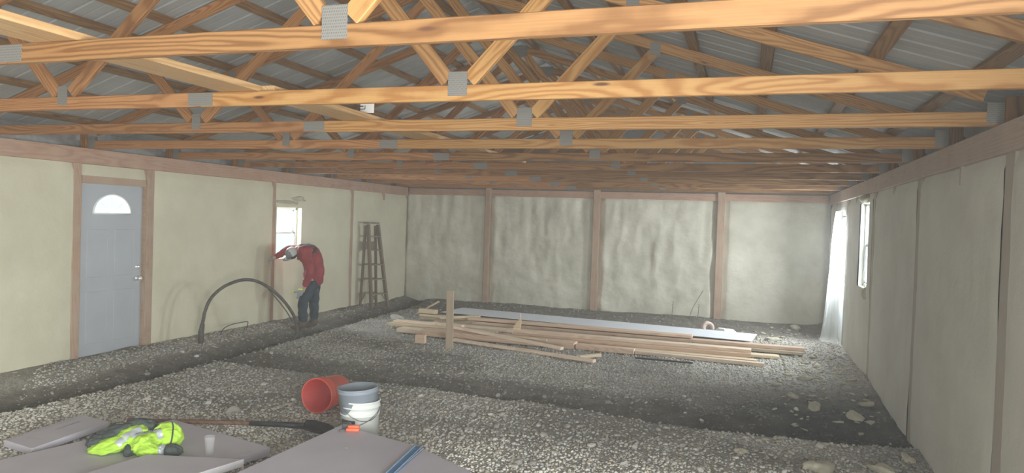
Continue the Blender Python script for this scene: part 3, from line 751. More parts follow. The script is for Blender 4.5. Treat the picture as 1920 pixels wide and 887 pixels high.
# ------------------------------------------------------------------ lumber pile
def board(x0, y0, z0, x1, y1, z1, wd, th, m, label, name='board', grp='loose lumber in the pile on the gravel', cat='board', roll=0):
    a = Vector((x0, y0, z0)); b = Vector((x1, y1, z1)); d = (b-a).normalized(); s = Vector((-d.y, d.x, 0)).normalized()
    u = d.cross(s); u = u if u.z > 0 else -u
    off = s*wd/2+u*th/2
    o = member(name, a+off, b+off, th, wd, M[m], None, up=u, ch=.003)
    return tag(o, label, cat, grp)
Z0 = .012
# layer resting on the gravel
board(-4.03, 9.60, Z0, -1.82, 8.98, Z0, .09, .035, 'lumber', 'narrow pale board lying on gravel along the near edge of the lumber pile')
board(-2.02, 9.16, Z0, -1.80, 9.45, Z0, .06, .04, 'lumber_pale', 'short scrap stick lying askew at the end of the near board')
board(-4.64, 9.83, Z0, -2.27, 9.81, Z0, .24, .085, 'lumber_red', 'thick reddish plank behind the upright stake, low in the pile')
board(-5.10, 9.95, Z0, -4.68, 9.93, Z0, .22, .06, 'lumber', 'short plank end sticking out lowest at the left end of the pile')
board(-2.24, 9.83, Z0, -1.43, 9.82, Z0, .14, .07, 'lumber_red', 'reddish board butting on the long front board, low in the middle of the pile')
board(-1.42, 9.87, Z0, .25, 9.77, Z0, .10, .045, 'lumber', 'long board reaching out lowest on the near right side of the pile')
board(-1.9, 10.02, Z0, .16, 9.99, Z0, .12, .04, 'lumber_pale', 'pale board tucked right behind the lowest near right board')
board(-4.6, 10.16, Z0, .05, 10.13, Z0, .30, .04, 'lumber_red', 'wide bottom plank carrying the thick beams of the pile')
board(-3.2, 10.48, Z0, .46, 10.46, Z0, .16, .038, 'lumber_pale', 'pale plank whose end shows beyond the thick beams at right')
board(-.73, 10.98, Z0, .80, 10.95, Z0, .2, .04, 'stake', 'greyish plank lying lowest at the back right end of the pile')
board(-5.0, 11.05, Z0, -.8, 11.0, Z0, .3, .04, 'stake', 'grey plank under the back of the pile')
board(-5.4, 11.36, Z0, .1, 11.33, Z0, .22, .04, 'stake', 'long greyish bottom plank along the back of the pile')
board(-5.0, 11.86, Z0, .0, 11.62, Z0, .35, .04, 'stake', 'wide grey plank lying under the pale blue panel')
# second layer
z = Z0+.041
board(-5.43, 10.25, z, -3.6, 10.21, z, .19, .038, 'lumber_pale', 'pale plank sticking out farthest at the left end of the pile')
board(-3.30, 10.20, z, .09, 10.15, z, .14, .05, 'lumber_red', 'lower of the two thick beams ending squarely at right')
board(-4.9, 10.52, z, -3.4, 10.50, z, .24, .036, 'lumber', 'wide tan plank flat at the left of the pile')
board(-4.29, 11.08, z, .82, 11.05, z, .15, .045, 'lumber_red', 'longest brown board, reaching farthest right at the back of the pile')
board(-5.45, 11.48, z, -4.5, 11.46, z, .14, .04, 'lumber_pale', 'short pale plank at the back left of the pile')
# third layer
z = Z0+.093
board(-3.41, 10.25, z, .091, 10.20, z, .15, .045, 'lumber', 'upper of the two thick beams ending squarely at right')
board(-5.38, 10.38, z-.012, -4.2, 10.36, z-.012, .15, .03, 'lumber', 'tan board lying on top at the left end of the pile')
board(-3.2, 10.56, z-.044, -2.7, 10.52, z-.044, .05, .02, 'lumber_pale', 'thin pale lath lying behind the upright shard')
board(-4.38, 11.10, z+.008, -.75, 11.05, z+.008, .16, .04, 'lumber_red', 'brown board lying on the longest board just in front of the blue panel')
board(-4.57, 10.10, .152, -2.36, 9.42, .056, .085, .035, 'lumber', 'pale board sloping down across the front of the pile from the stake')
board(-4.85, 11.10, z-.010, -4.35, 11.62, z-.005, .10, .03, 'lumber_pale', 'short board lying askew behind the stake')
board(-5.50, 11.55, z+.001, -5.17, 11.50, z+.001, .12, .07, 'lumber_pale', 'pale end block on top at the back left of the pile')
board(-3.35, 9.86, .10, -2.66, 9.79, .10, .04, .018, 'lumber_pale', 'thin pale lath on the reddish plank in front of the shard')
board(-5.70, 11.93, .02, -5.30, 11.99, .26, .04, .03, 'lumber_pale', 'yellowish stick leaning up at the back left of the pile', cat='stick')
o = tag(obj('block', box_me(.14, .09, .12, M['lumber_red']), None, (-4.37, 9.28, .065), (0, 0, .1)), 'small reddish cut-off block on the gravel left of the stake', 'block')
# splintered shard standing on the pile
sh = mesh('shard', [(-.06, -.012, 0), (.05, -.012, 0), (.06, -.012, .1), (.045, -.012, .25), (.02, -.012, .14), (-.05, -.012, .05), (-.06, .012, 0), (.05, .012, 0), (.06, .012, .1), (.045, .012, .25), (.02, .012, .14), (-.05, .012, .05)], [(0, 1, 2, 3, 4, 5), (11, 10, 9, 8, 7, 6)]+[(i, 6+i, 6+(i+1) % 6, (i+1) % 6) for i in range(6)], M['lumber_pale'])
tag(obj('wood_shard', sh, None, (-3.26, 10.30, .148), (0, 0, .1)), 'splintered pointed wood shard standing up in the middle of the pile', 'shard')
st = tag(member('stake', (-3.84, 9.08, -.05), (-3.86, 9.10, .80), .10, .045, M['stake'], None, up=(.95, .3, 0)), 'upright square wooden stake driven into gravel before the lumber pile', 'stake')
# pale blue metal trim on the pile
pr = []
for k in range(5):
    x_ = -.38+k*.19; pr += [(x_-.03, 0), (x_-.015, .003), (x_+.015, .003), (x_+.03, 0)]
pv = [(x, y, z) for x in (-2.66, 2.66) for y, z in pr]; k = len(pr)
o = tag(obj('metal_panel', mesh('metal_panel', pv, [(i, i+1, k+i+1, k+i) for i in range(k-1)], M['trim_blue'])), 'long pale blue metal panel lying along the back of the lumber pile', 'metal panel')
o.modifiers.new('thickness', 'SOLIDIFY').thickness = .004
o.matrix_world = Matrix.Translation((-2.50, 11.96, .105)) @ Matrix.Rotation(-.105, 4, 'Z')
# iron bar on the gravel in front
tag(obj('iron_bar', mesh('iron_bar', *tube([(-1.36, 9.50, .03), (-.62, 9.50, .03)], .012, 8), M['black'])), 'thin dark bar lying on gravel in front of the right side of the pile', 'bar')
# pink roll and crumpled white wad at the back
o = tag(obj('tape_roll', mesh('tape_roll', *xf(lathe([(.045, -.05), (.10, -.05), (.104, -.045), (.104, .045), (.10, .05), (.045, .05), (.045, -.05)], 28), Matrix.Rotation(math.pi/2, 4, 'X')), M['pink_roll'], True)), 'dusty pink roll standing on edge behind the pale blue panel', 'roll')
o.location = (-.60, 12.50, float(ground(-.60, 12.50))+.10); o.rotation_euler = (0, 0, .35)
def wad(name, c, s, seed, m, label, cat, grp=None):
    me = rock_me(seed, m, 2, .8, 1.1); o = tag(obj(name, me, None, c), label, cat, grp); o.scale = s; return o
wad('crumpled_wrap', (-.30, 12.47, float(ground(-.30, 12.47))+.06), (.10, .07, .11), 11, M['paper'], 'crumpled white wrap beside the dusty pink roll', 'wrap')
# dry weed stems by the far wall
for i, (x, y, hgt, ln, lb) in enumerate(((-1.33, 13.9, .32, .02, 'dry upright weed stalk before the second far bay from the right'), (-1.02, 13.95, .55, .25, 'long thin weed stalk leaning right toward the far post'), (-.85, 13.85, .30, .02, 'short dry weed stalk just left of the right far post'))):
    g0 = float(ground(x, y))
    wv_ = obj('weed', mesh('weed', *tube(spline([(0, 0, -.02), (ln*.3, .01, hgt*.4), (ln, .0, hgt)], 5), [.006]*10+[.004], 6), M['weed'])); wv_.location = (x, y, g0)
    tag(wv_, lb, 'weed', 'dry weeds by the far wall')
    for k in range(3):
        zz = hgt*(.55+.18*k); xx = ln*(zz/hgt)
        obj('leaf', mesh('leaf', [(0, 0, 0), (.03, .008, .02), (.055, 0, .015), (.03, -.008, .025)], [(0, 1, 2, 3)], M['weed']), wv_, (xx, 0, zz), (0, 0, k*2.1))

# ------------------------------------------------------------------ buckets
def bucket_geo(rt, rb, h, ribs, th=.004):
    out = [(0, 0), (rb-.006, 0), (rb, .006)]
    zz = lambda z: rb+(rt-rb)*z/h
    for t in ribs: out += [(zz(t*h), t*h), (zz(t*h)+.005, t*h+.002), (zz((t+.025)*h)+.005, (t+.025)*h), (zz((t+.027)*h), (t+.028)*h)]
    out += [(zz(h), h-.012), (zz(h)+.004, h-.009), (zz(h)+.004, h)]
    out += [(rt-th, h), (rb-th, th), (0, th)]
    return lathe(out, 48)
def bail(rt, zh, drop, fx=1, r=.0022):
    pts = []
    for i in range(25):
        a = math.pi*i/24; pts.append((rt*math.cos(a), fx*rt*1.02*math.sin(a), zh-drop*math.sin(a)))
    return tube(pts, r, 6)
bx, by = -2.79, 4.88; bz = float(ground(bx, by))+.008
wbk = tag(obj('bucket', mesh('bucket', *bucket_geo(.150, .134, .37, (.70, .86)), M['white_plastic'], True), None, (bx, by, bz)), 'white plastic bucket upright on the gravel, a grey bucket nested in it', 'bucket')
wbk.rotation_euler = (0, 0, .6)
b_ = obj('bail_handle', mesh('bail_handle', *xf(bail(.158, .31, .11, -1), Matrix.Rotation(-.5, 4, 'Z')), M['wire']), wbk)
obj('grip', mesh('grip', *xf(tube([(-.05, -.161, .2), (.05, -.161, .2)], .009, 10), Matrix.Rotation(-.5, 4, 'Z')), M['grey_plastic'], True), b_)
obj('label_strip', mesh('label_strip', *xf(join([([(.1385*math.cos(a), .1385*math.sin(a), z) for z in (.19, .235) for a in np.linspace(-2.9, -1.9, 12)], [(i, i+1, 13+i, 12+i) for i in range(11)])]), Matrix.Identity(4)), M['dark_plastic']), wbk).scale = (1.045, 1.045, 1)
gbk = tag(obj('bucket', mesh('bucket', *bucket_geo(.1515, .1265, .37, (.90,)), M['grey_plastic'], True), None, (bx, by, bz+.085)), 'grey plastic bucket nested in the white bucket, rim standing above it', 'bucket')
gbk.rotation_euler = (.03, -.06, 0); gbk.location = (bx+.004, by, bz+.095)
obj('bail_handle', mesh('bail_handle', *xf(bail(.158, .295, .16, -1), Matrix.Rotation(.9, 4, 'Z')), M['wire']), gbk)
rb = tag(obj('bucket', mesh('bucket', *bucket_geo(.152, .132, .37, (.72, .84, .91)), M['red_plastic'], True)), 'red plastic bucket lying on its side on the gravel behind the white bucket', 'bucket')
rb.data.materials.append(M['red_inside_shade'])
for p in rb.data.polygons:
    if p.center.z > .003 and math.hypot(p.center.x, p.center.y) < .132+.02*p.center.z/.37-.0015 and (p.normal.x*p.center.x+p.normal.y*p.center.y < 0 or p.normal.z > .9): p.material_index = 1
ax = Vector((.02, -1, .04)).normalized()      # mouth direction
q = ax.to_track_quat('Z', 'Y')
mouth = Vector((-3.60, 5.52, .165)); rb.rotation_euler = q.to_euler(); rb.location = mouth-ax*.37
obj('bail_handle', mesh('bail_handle', *xf(bail(.158, .31, .10, 1), Matrix.Rotation(1.2, 4, 'Z')), M['wire']), rb)

# ------------------------------------------------------------------ foam insulation boards in the foreground
def slab_quad(name, q, z0, z1, label, edge=None):
    vs = [(x, y, z0) for x, y in q]+[(x, y, z1) for x, y in q]
    cx = sum(v[0] for v in vs)/8; cy = sum(v[1] for v in vs)/8
    vs = [(x-cx, y-cy, z-z0) for x, y, z in vs]
    me = mesh(name, vs, [(3, 2, 1, 0), (4, 5, 6, 7), (0, 1, 5, 4), (1, 2, 6, 5), (2, 3, 7, 6), (3, 0, 4, 7)], M['xps'])
    if edge is not None: me.materials.append(M['xps_edge']); me.polygons[2+edge].material_index = 1
    o = obj(name, me, None, (cx, cy, z0)); b = o.modifiers.new('ease', 'BEVEL'); b.width = .002; b.segments = 1
    return tag(o, label, 'foam board', 'lilac foam boards in the foreground')
GZ = .02
Aq = [(-5.06, 3.77), (-4.43, 3.62), (-4.80, 4.44), (-5.15, 4.49)]
Aq = [(-5.07, 3.78), (-4.72, 3.72), (-4.80, 4.43), (-5.15, 4.49)]
fa = slab_quad('foam_board', Aq, GZ, GZ+.05, 'small lilac foam board with faint printing, on gravel left of the vest')
prt = []
random.seed(4)
for i in range(9):
    prt.append(boxg(.014+.01*random.random(), .022, .0008, 0, (-.035+.0*i, .02+i*.026, 0)))
prt += [boxg(.004, .62, .0008, 0, (-.145, .0, 0)), boxg(.003, .40, .0008, 0, (-.125, .10, 0)), boxg(.12, .004, .0008, 0, (.0, -.22, 0))]
o = obj('faded_print', mesh('faded_print', *join(prt), M['ink']), fa, (0, 0, .0508), (0, 0, .11))
d1v = Vector((.97, -.235)); d2v = Vector((-.235, -.97))
P0 = Vector((-4.37, 4.66)); Bq = [P0, P0+d1v*1.17, P0+d1v*1.17+d2v*2.0, P0+d2v*2.0]
Bq = [tuple(v) for v in (Bq[3], Bq[2], Bq[1], Bq[0])]
fb_ = slab_quad('foam_board', Bq, GZ, GZ+.06, 'large lilac foam board lying under the yellow vest')
Dq = [(-3.85, 3.30), (-3.28, 3.42), (-3.14, 3.98), (-3.78, 3.80)]
slab_quad('foam_board', Dq, GZ+.061, GZ+.111, 'cut lilac foam piece with a white edge, on top in front of the vest', edge=1)
Eq = [(-2.86, 3.0), (-1.90, 2.85), (-2.03, 4.415), (-2.815, 4.655)]
slab_quad('foam_board', [(-2.78, 2.9), (-1.3, 2.7), (-1.62, 4.05), (-2.72, 4.44)], GZ, GZ+.05, 'bottom foam board of the stack in front of the white bucket')
slab_quad('foam_board', [(-2.76, 2.9), (-1.32, 2.72), (-1.64, 4.08), (-2.70, 4.46)], GZ+.051, GZ+.101, 'second foam board up in the stack in front of the white bucket')
slab_quad('foam_board', [(-2.74, 2.9), (-1.3, 2.7), (-1.63, 4.07), (-2.69, 4.45)], GZ+.102, GZ+.152, 'third foam board up, hidden right under the big top board of the stack')
slab_quad('foam_board', [(-1.895, 2.85), (-1.2, 2.6), (-1.57, 4.12), (-2.022, 4.395)], GZ+.153, GZ+.203, 'lilac foam board right of the blue straightedge, level with the top board')
slab_quad('foam_board', Eq, GZ+.153, GZ+.203, 'topmost big lilac foam board, its corner before the white bucket')
# blue straightedge
L0, L1 = Vector((-1.955, 3.55)), Vector((-2.065, 4.40))
dl = (L1-L0).normalized(); nl = Vector((-dl.y, dl.x))
lv = tag(empty('straightedge', ((L0.x+L1.x)/2, (L0.y+L1.y)/2, GZ+.206)), 'blue metal straightedge lying on the top foam board', 'straightedge')
lv.rotation_euler = (0, 0, math.atan2(dl.y, dl.x)); ll = (L1-L0).length
hr = .011; hx = ll/2-.07
ring = [(hx+hr*math.cos(a), hr*1.4*math.sin(a)) for a in np.linspace(0, 2*math.pi, 17)[:-1]]
def holed(x0, x1, yh, t):
    sq = []
    for a in np.linspace(0, 2*math.pi, 17)[:-1]:
        c, s = math.cos(a), math.sin(a); k = max(abs(c), abs(s)); sq.append((hx+.03*c/k, yh*s/k))
    vs = [(x, y, z) for z in (0, t) for x, y in ring+sq]; n = 16; fs = []
    for i in range(n):
        j = (i+1) % n
        fs += [(32+i, 32+16+i, 32+16+j, 32+j), (j, 16+j, 16+i, i), (i, 32+i, 32+j, j)]
    return vs, fs
body = join([holed(0, 0, .026, .010), boxg(hx-.03+ll/2, .052, .010, 0, ((hx-.03-ll/2)/2, 0, .005)), boxg(ll/2-hx-.03, .052, .010, 0, ((ll/2+hx+.03)/2, 0, .005))])
obj('blade', mesh('blade', *body, M['blue_level']), lv)
obj('rib', mesh('rib', *boxg(ll, .006, .006, 0, (0, .023, .013)), M['blue_edge']), lv)
obj('rib', mesh('rib', *boxg(ll, .004, .004, 0, (0, -.024, .012)), M['blue_edge']), lv)
# orange knife / chalk box with its grey body at the board corner
kn = tag(empty('chalk_box', (-2.66, 4.555, GZ+.204), (0, 0, .35)), 'orange and grey chalk box on the corner of the top foam board', 'chalk box')
def rbox(sx, sy, sz, b=.008, seg=3):
    bm = bmesh.new(); bmesh.ops.create_cube(bm, size=1)
    for v in bm.verts: v.co = (v.co.x*sx, v.co.y*sy, (v.co.z+.5)*sz)
    bmesh.ops.bevel(bm, geom=list(bm.edges), offset=b, segments=seg, affect='EDGES', profile=.5)
    me = bpy.data.meshes.new('rounded'); bm.to_mesh(me); bm.free()
    for p in me.polygons: p.use_smooth = True
    return me
me = rbox(.095, .045, .024); me.materials.append(M['orange']); obj('body', me, kn)
me = rbox(.085, .040, .018); me.materials.append(M['orange']); obj('slide', me, kn, (.006, .002, .025))
me = rbox(.06, .05, .042, .006); me.materials.append(M['dark_plastic']); obj('nose', me, kn, (-.055, .055, 0))
obj('hook', mesh('hook', *tube(spline([(-.06, .02, .01), (-.09, -.01, .012), (-.085, -.045, .006)], 5), .003, 6), M['wire']), kn)
wad('foam_crumb', (-2.50, 4.20, GZ+.208), (.010, .008, .006), 3, M['scrap'], 'tiny white crumb on the top foam board near the chalk box', 'crumb')
# clear plastic cup on the big board
cp = tag(obj('plastic_cup', mesh('plastic_cup', *lathe([(0, 0), (.028, 0), (.036, .13), (.038, .132), (.036, .134), (.034, .13), (.026, .004), (0, .004)], 24), M['clear_plastic'], True), None, (-3.50, 4.07, GZ+.061)), 'clear plastic cup standing on the big foam board right of the vest', 'cup')

# ------------------------------------------------------------------ shovel
shv = tag(empty('shovel', (-3.4, 4.99, .03)), 'long handled shovel lying behind the foam boards, dark blade by the white bucket', 'shovel')
So = Vector((-3.4, 4.99, .03))
def sp(*p): return Vector(p)-So
obj('handle', mesh('handle', *tube([sp(-4.75, 4.57, .05), sp(-4.3, 4.72, .055), sp(-3.80, 4.88, .06)], .018, 12), M['handle_wood'], True), shv)
tag(obj('socket', mesh('socket', *tube([sp(-3.80, 4.88, .06), sp(-3.55, 4.96, .06), sp(-3.38, 5.01, .055)], [.020, .023, .026], 12), M['steel_dark'], True), shv), 'black metal socket')
def blade():
    us = np.linspace(0, 1, 14); vs_ = np.linspace(-1, 1, 11); pts = []
    d = Vector((.95, -.06, 0)).normalized(); s = Vector((.06, .95, 0)).normalized()
    for u in us:
        wdt = .115*(1-.0*u)*(1 if u < .6 else math.sqrt(max(.02, 1-((u-.6)/.42)**2)))*(min(1, .55+u*3))
        for v in vs_:
            p = Vector((-3.40, 5.0, .02))+d*.30*u+s*wdt*v+Vector((0, 0, .035*v*v+.03*(1-u)))
            pts.append(p-So)
    n = 11; fs = [(j*n+i, j*n+i+1, (j+1)*n+i+1, (j+1)*n+i) for j in range(13) for i in range(10)]
    o = obj('blade', mesh('blade', pts, fs, M['steel_dark'], True), shv); m = o.modifiers.new('thickness', 'SOLIDIFY'); m.thickness = .003
blade()

# ------------------------------------------------------------------ hi-vis jacket, crumpled
def lobe(c, s, rot, seed, crease=.12, sub=5, flatbase=None):
    bm = bmesh.new(); bmesh.ops.create_icosphere(bm, subdivisions=sub, radius=1)
    r = np.random.default_rng(seed); co = np.array([v.co[:] for v in bm.verts])
    n = np.zeros(len(co))
    for k in range(7):
        d = r.normal(size=3); d /= np.linalg.norm(d); f = r.uniform(2.5, 8); n += (1-np.abs(np.sin(co@d*f+r.uniform(0, 6))))*r.uniform(.3, 1)/(f**.6)
    m2 = np.zeros(len(co))
    for k in range(9):
        d = r.normal(size=3); d /= np.linalg.norm(d); f = r.uniform(6, 15); w2 = co+.18*np.sin(3.1*co[:, [1, 2, 0]]+k)
        m2 += np.maximum(0, 1-3.2*np.abs(np.sin(w2@d*f*.5+r.uniform(0, 6))))*r.uniform(.3, 1)
    n -= n.mean(); co = co*(1+crease*n-.05*m2)[:, None]
    co = co*np.array(s); Rm = np.array(Matrix.Rotation(rot[2], 3, 'Z') @ Matrix.Rotation(rot[1], 3, 'Y') @ Matrix.Rotation(rot[0], 3, 'X'))
    co = co@Rm.T+np.array(c); co[:, 2] = np.maximum(co[:, 2], .004+.003*r.random(len(co)))
    fs = [tuple(v.index for v in f.verts) for f in bm.faces]; bm.free()
    return [tuple(v) for v in co], fs
vz = GZ+.061
vj = tag(empty('hi_vis_jacket', (-4.03, 3.935, vz), (0, 0, 0)), 'crumpled neon yellow and black safety jacket heaped on the big foam board', 'jacket')
# local frame: ex along image right on the board, ey away
EX = Vector((.94, .33, 0)); EY = Vector((-.33, .94, 0)); RZ = math.atan2(.33, .94)
def jl(name, items, m, sub=None):
    return obj(name, mesh(name, *join([lobe(Vector((0, 0, z))+EX*x+EY*y, s, (r0, r1, RZ+r2), sd, cr) for (x, y, z, s, r0, r1, r2, sd, cr) in items]), m, True), vj)
jl('dark_back', [(-.17, .08, .075, (.16, .10, .085), 0, -.35, .1, 1, .2), (-.03, .13, .12, (.13, .08, .075), 0, -.1, 0, 2, .2), (-.25, .02, .045, (.085, .085, .06), 0, 0, .5, 3, .2)], M['hivis_black'])
jl('yellow_shell', [(-.14, -.03, .045, (.165, .095, .055), .1, -.28, .12, 4, .24), (-.02, .03, .10, (.11, .10, .06), .2, -.15, .2, 15, .22),
                    (.09, -.01, .065, (.13, .12, .075), .1, -.1, -.1, 6, .24), (.20, .07, .09, (.105, .11, .095), 0, 0, .3, 7, .2), (.15, -.09, .035, (.10, .07, .055), 0, 0, -.2, 8, .22)], M['hivis'])
J = lambda x, y, z: Vector((0, 0, z))+EX*x+EY*y
def drape(pts, wdt, m, name, lift=.006):
    """tape laid over the shell: each point drops on to the yellow lobes from the camera side"""
    from mathutils.bvhtree import BVHTree
    sh_ = [c for c in vj.children if c.name.startswith('yellow_shell')][0].data
    bv = BVHTree.FromPolygons([v.co[:] for v in sh_.vertices], [p.vertices[:] for p in sh_.polygons])
    P = spline(pts, 10); vs = []; d = Vector((.45, -.55, .70)).normalized()
    for i, p in enumerate(P):
        t = (P[min(len(P)-1, i+1)]-P[max(0, i-1)]).normalized(); s = d.cross(t).normalized()
        for k in (-1, -.33, .33, 1):
            q = p+s*wdt/2*k; hit = bv.ray_cast(q+d*.5, -d)
            vs.append(tuple(hit[0]+d*lift) if hit[0] else tuple(q))
    n = len(P); fs = [(4*i+k, 4*i+k+1, 4*i+4+k+1, 4*i+4+k) for i in range(n-1) for k in range(3)]
    return obj(name, mesh(name, vs, fs, m, True), vj)
drape([J(-.07, -.09, .06), J(-.04, -.04, .09), J(-.0, .0, .12), J(.03, .05, .12)], .05, M['reflective'], 'reflective_strip')
drape([J(-.0, -.02, .08), J(.08, .0, .12), J(.16, .01, .13), J(.20, -.03, .09)], .035, M['reflective'], 'reflective_strip')
drape([J(.0, -.012, .09), J(.08, .014, .12), J(.17, .035, .14)], .008, M['hivis_black'], 'seam')
drape([J(.20, .13, .16), J(.245, .06, .15), J(.265, .0, .09), J(.262, -.04, .05)], .010, M['hivis_black'], 'zip')
jl('cuff', [(.30, -.075, .035, (.075, .05, .045), 0, 0, -.1, 9, .18)], M['hivis_black'])
jl('cuff_strip', [(.235, -.09, .035, (.03, .048, .046), 0, 0, -.1, 10, .1)], M['reflective'])
jl('fold_shadow_panel', [(.01, -.10, .02, (.03, .04, .055), 0, 0, .5, 11, .2)], M['hivis_black'])

# ------------------------------------------------------------------ loose foam scraps
USED = []
def floor_rock(name, x, y, r, seed, m, label, cat, grp=None, flat=.55, me=None):
    me = me or rock_me(seed, m, 3, flat, .7); me.polygons.foreach_set('use_smooth', np.ones(len(me.polygons), bool))
    o = tag(obj(name, me, None, (x, y, float(ground(x, y))+r*.28), (random.uniform(-.25, .25), random.uniform(-.25, .25), random.uniform(0, 6.28))), label, cat, grp)
    USED.append((x, y, r)); o.scale = (r*1.15, r*.85, r); return o
random.seed(11)
G = 'foam scraps on the ground by the right wall'
for i, (x, y, r, lb) in enumerate((
    (1.01, 5.94, .075, 'largest rounded foam lump in the near right corner of the floor'),
    (.55, 5.80, .085, 'flat pale foam scrap left of the largest lump, before the dark trench'),
    (.01, 5.95, .040, 'small pale scrap alone on grey gravel before the trench'),
    (1.03, 7.58, .070, 'pale foam lump in the dark soil, nearest to the trench floor'),
    (.68, 7.75, .060, 'pale foam lump left of its like in the dark soil'),
    (.50, 8.15, .045, 'thin foam flake lying just behind the pair of lumps in dark soil'),
    (.36, 8.75, .050, 'foam flake at the front edge of the lit gravel patch'),
    (.70, 9.30, .060, 'broad foam flake between the lit patch and the dark soil'),
    (1.22, 8.15, .050, 'dull foam lump against the foot of the right wall'),
    (.84, 13.75, .085, 'large round foam lump in the far right corner'),
    (.40, 12.20, .075, 'white foam clump beside the right end of the blue panel'),
    (.20, 12.25, .04, 'small white foam bit just left of the white clump by the panel'),
    (1.25, 6.28, .05, 'foam lump touching the near right wall post'),
    (1.24, 5.80, .050, 'foam lump at the frame corner right of the largest lump'))):
    floor_rock('foam_scrap', x, y, r, 20+i, M['scrap'], lb, 'foam scrap', G)
ms = [rock_me(50+i, M['scrap'], 1, .4, 1.) for i in range(6)]
def scatter(n, fx, r0, r1, label, grp):
    for i in range(n):
        for _ in range(60):
            x, y = fx(); r = r0+(r1-r0)*random.random()**2
            if all((x-a)**2+(y-b)**2 > (1.4*(r+c))**2 for a, b, c in USED): break
        floor_rock('foam_scrap', x, y, r, 0, None, label, 'foam scrap', grp, me=ms[i % 6])
scatter(55, lambda: (min(1.25, max(.52, random.gauss(.72, .26))), random.gauss(10.0, .38)), .018, .06, 'small pale foam flake in the brightly lit gravel patch right of the lumber', 'foam flakes in the lit patch')
scatter(40, lambda: (random.uniform(.4, 1.3), random.uniform(7.0, 9.4)), .015, .045, 'small foam crumb on the dark soil along the right wall', 'foam crumbs on the dark soil')
scatter(22, lambda: (random.uniform(.1, 1.3), random.uniform(5.5, 6.5)), .012, .035, 'small foam crumb on the gravel before the dark trench at right', 'foam crumbs before the trench')
scatter(28, lambda: (random.uniform(-.1, 1.0), random.uniform(12.5, 14.0)), .015, .045, 'small white foam crumb on the dirt strip before the far wall', 'foam crumbs by the far wall')
scatter(45, lambda: (-7.05+abs(random.gauss(0, .3)), random.uniform(4.6, 9.5)), .012, .035, 'small pale foam crumb on the rubble bank along the left wall', 'foam crumbs along the left wall')
floor_rock('block_stone', -4.28, 5.27, .05, 90, M['stone1'], 'lone grey block of stone on gravel between door and red bucket', 'stone', flat=.8)
floor_rock('stone_lump', -5.80, 11.3, .07, 91, M['stone1'], 'grey lump of dirt at the left end of the lumber pile', 'stone', flat=.8)

# ------------------------------------------------------------------ the worker
def skin_mesh(name, joints, edges, m, parent, sub=2, root=0, smooth=True):
    """joints: {key: (pos, radius or (rx, ry))}"""
    keys = list(joints); me = bpy.data.meshes.new(name)
    me.from_pydata([tuple(joints[k][0]) for k in keys], [(keys.index(a), keys.index(b)) for a, b in edges], []); me.update()
    o = bpy.data.objects.new(name, me); C.objects.link(o)
    o.modifiers.new('skin', 'SKIN')
    sv = me.skin_vertices[0].data
    for i, k in enumerate(keys):
        r = joints[k][1]; sv[i].radius = r if hasattr(r, '__len__') else (r, r); sv[i].use_root = (i == root)
    s = o.modifiers.new('sub', 'SUBSURF'); s.levels = sub; s.render_levels = sub
    dg = bpy.context.evaluated_depsgraph_get(); dg.update()
    nm = bpy.data.meshes.new_from_object(o.evaluated_get(dg)); nm.name = name
    bpy.data.objects.remove(o)
    nm.materials.clear(); nm.materials.append(m)
    for p in nm.polygons: p.use_smooth = smooth
    return obj(name, nm, parent)
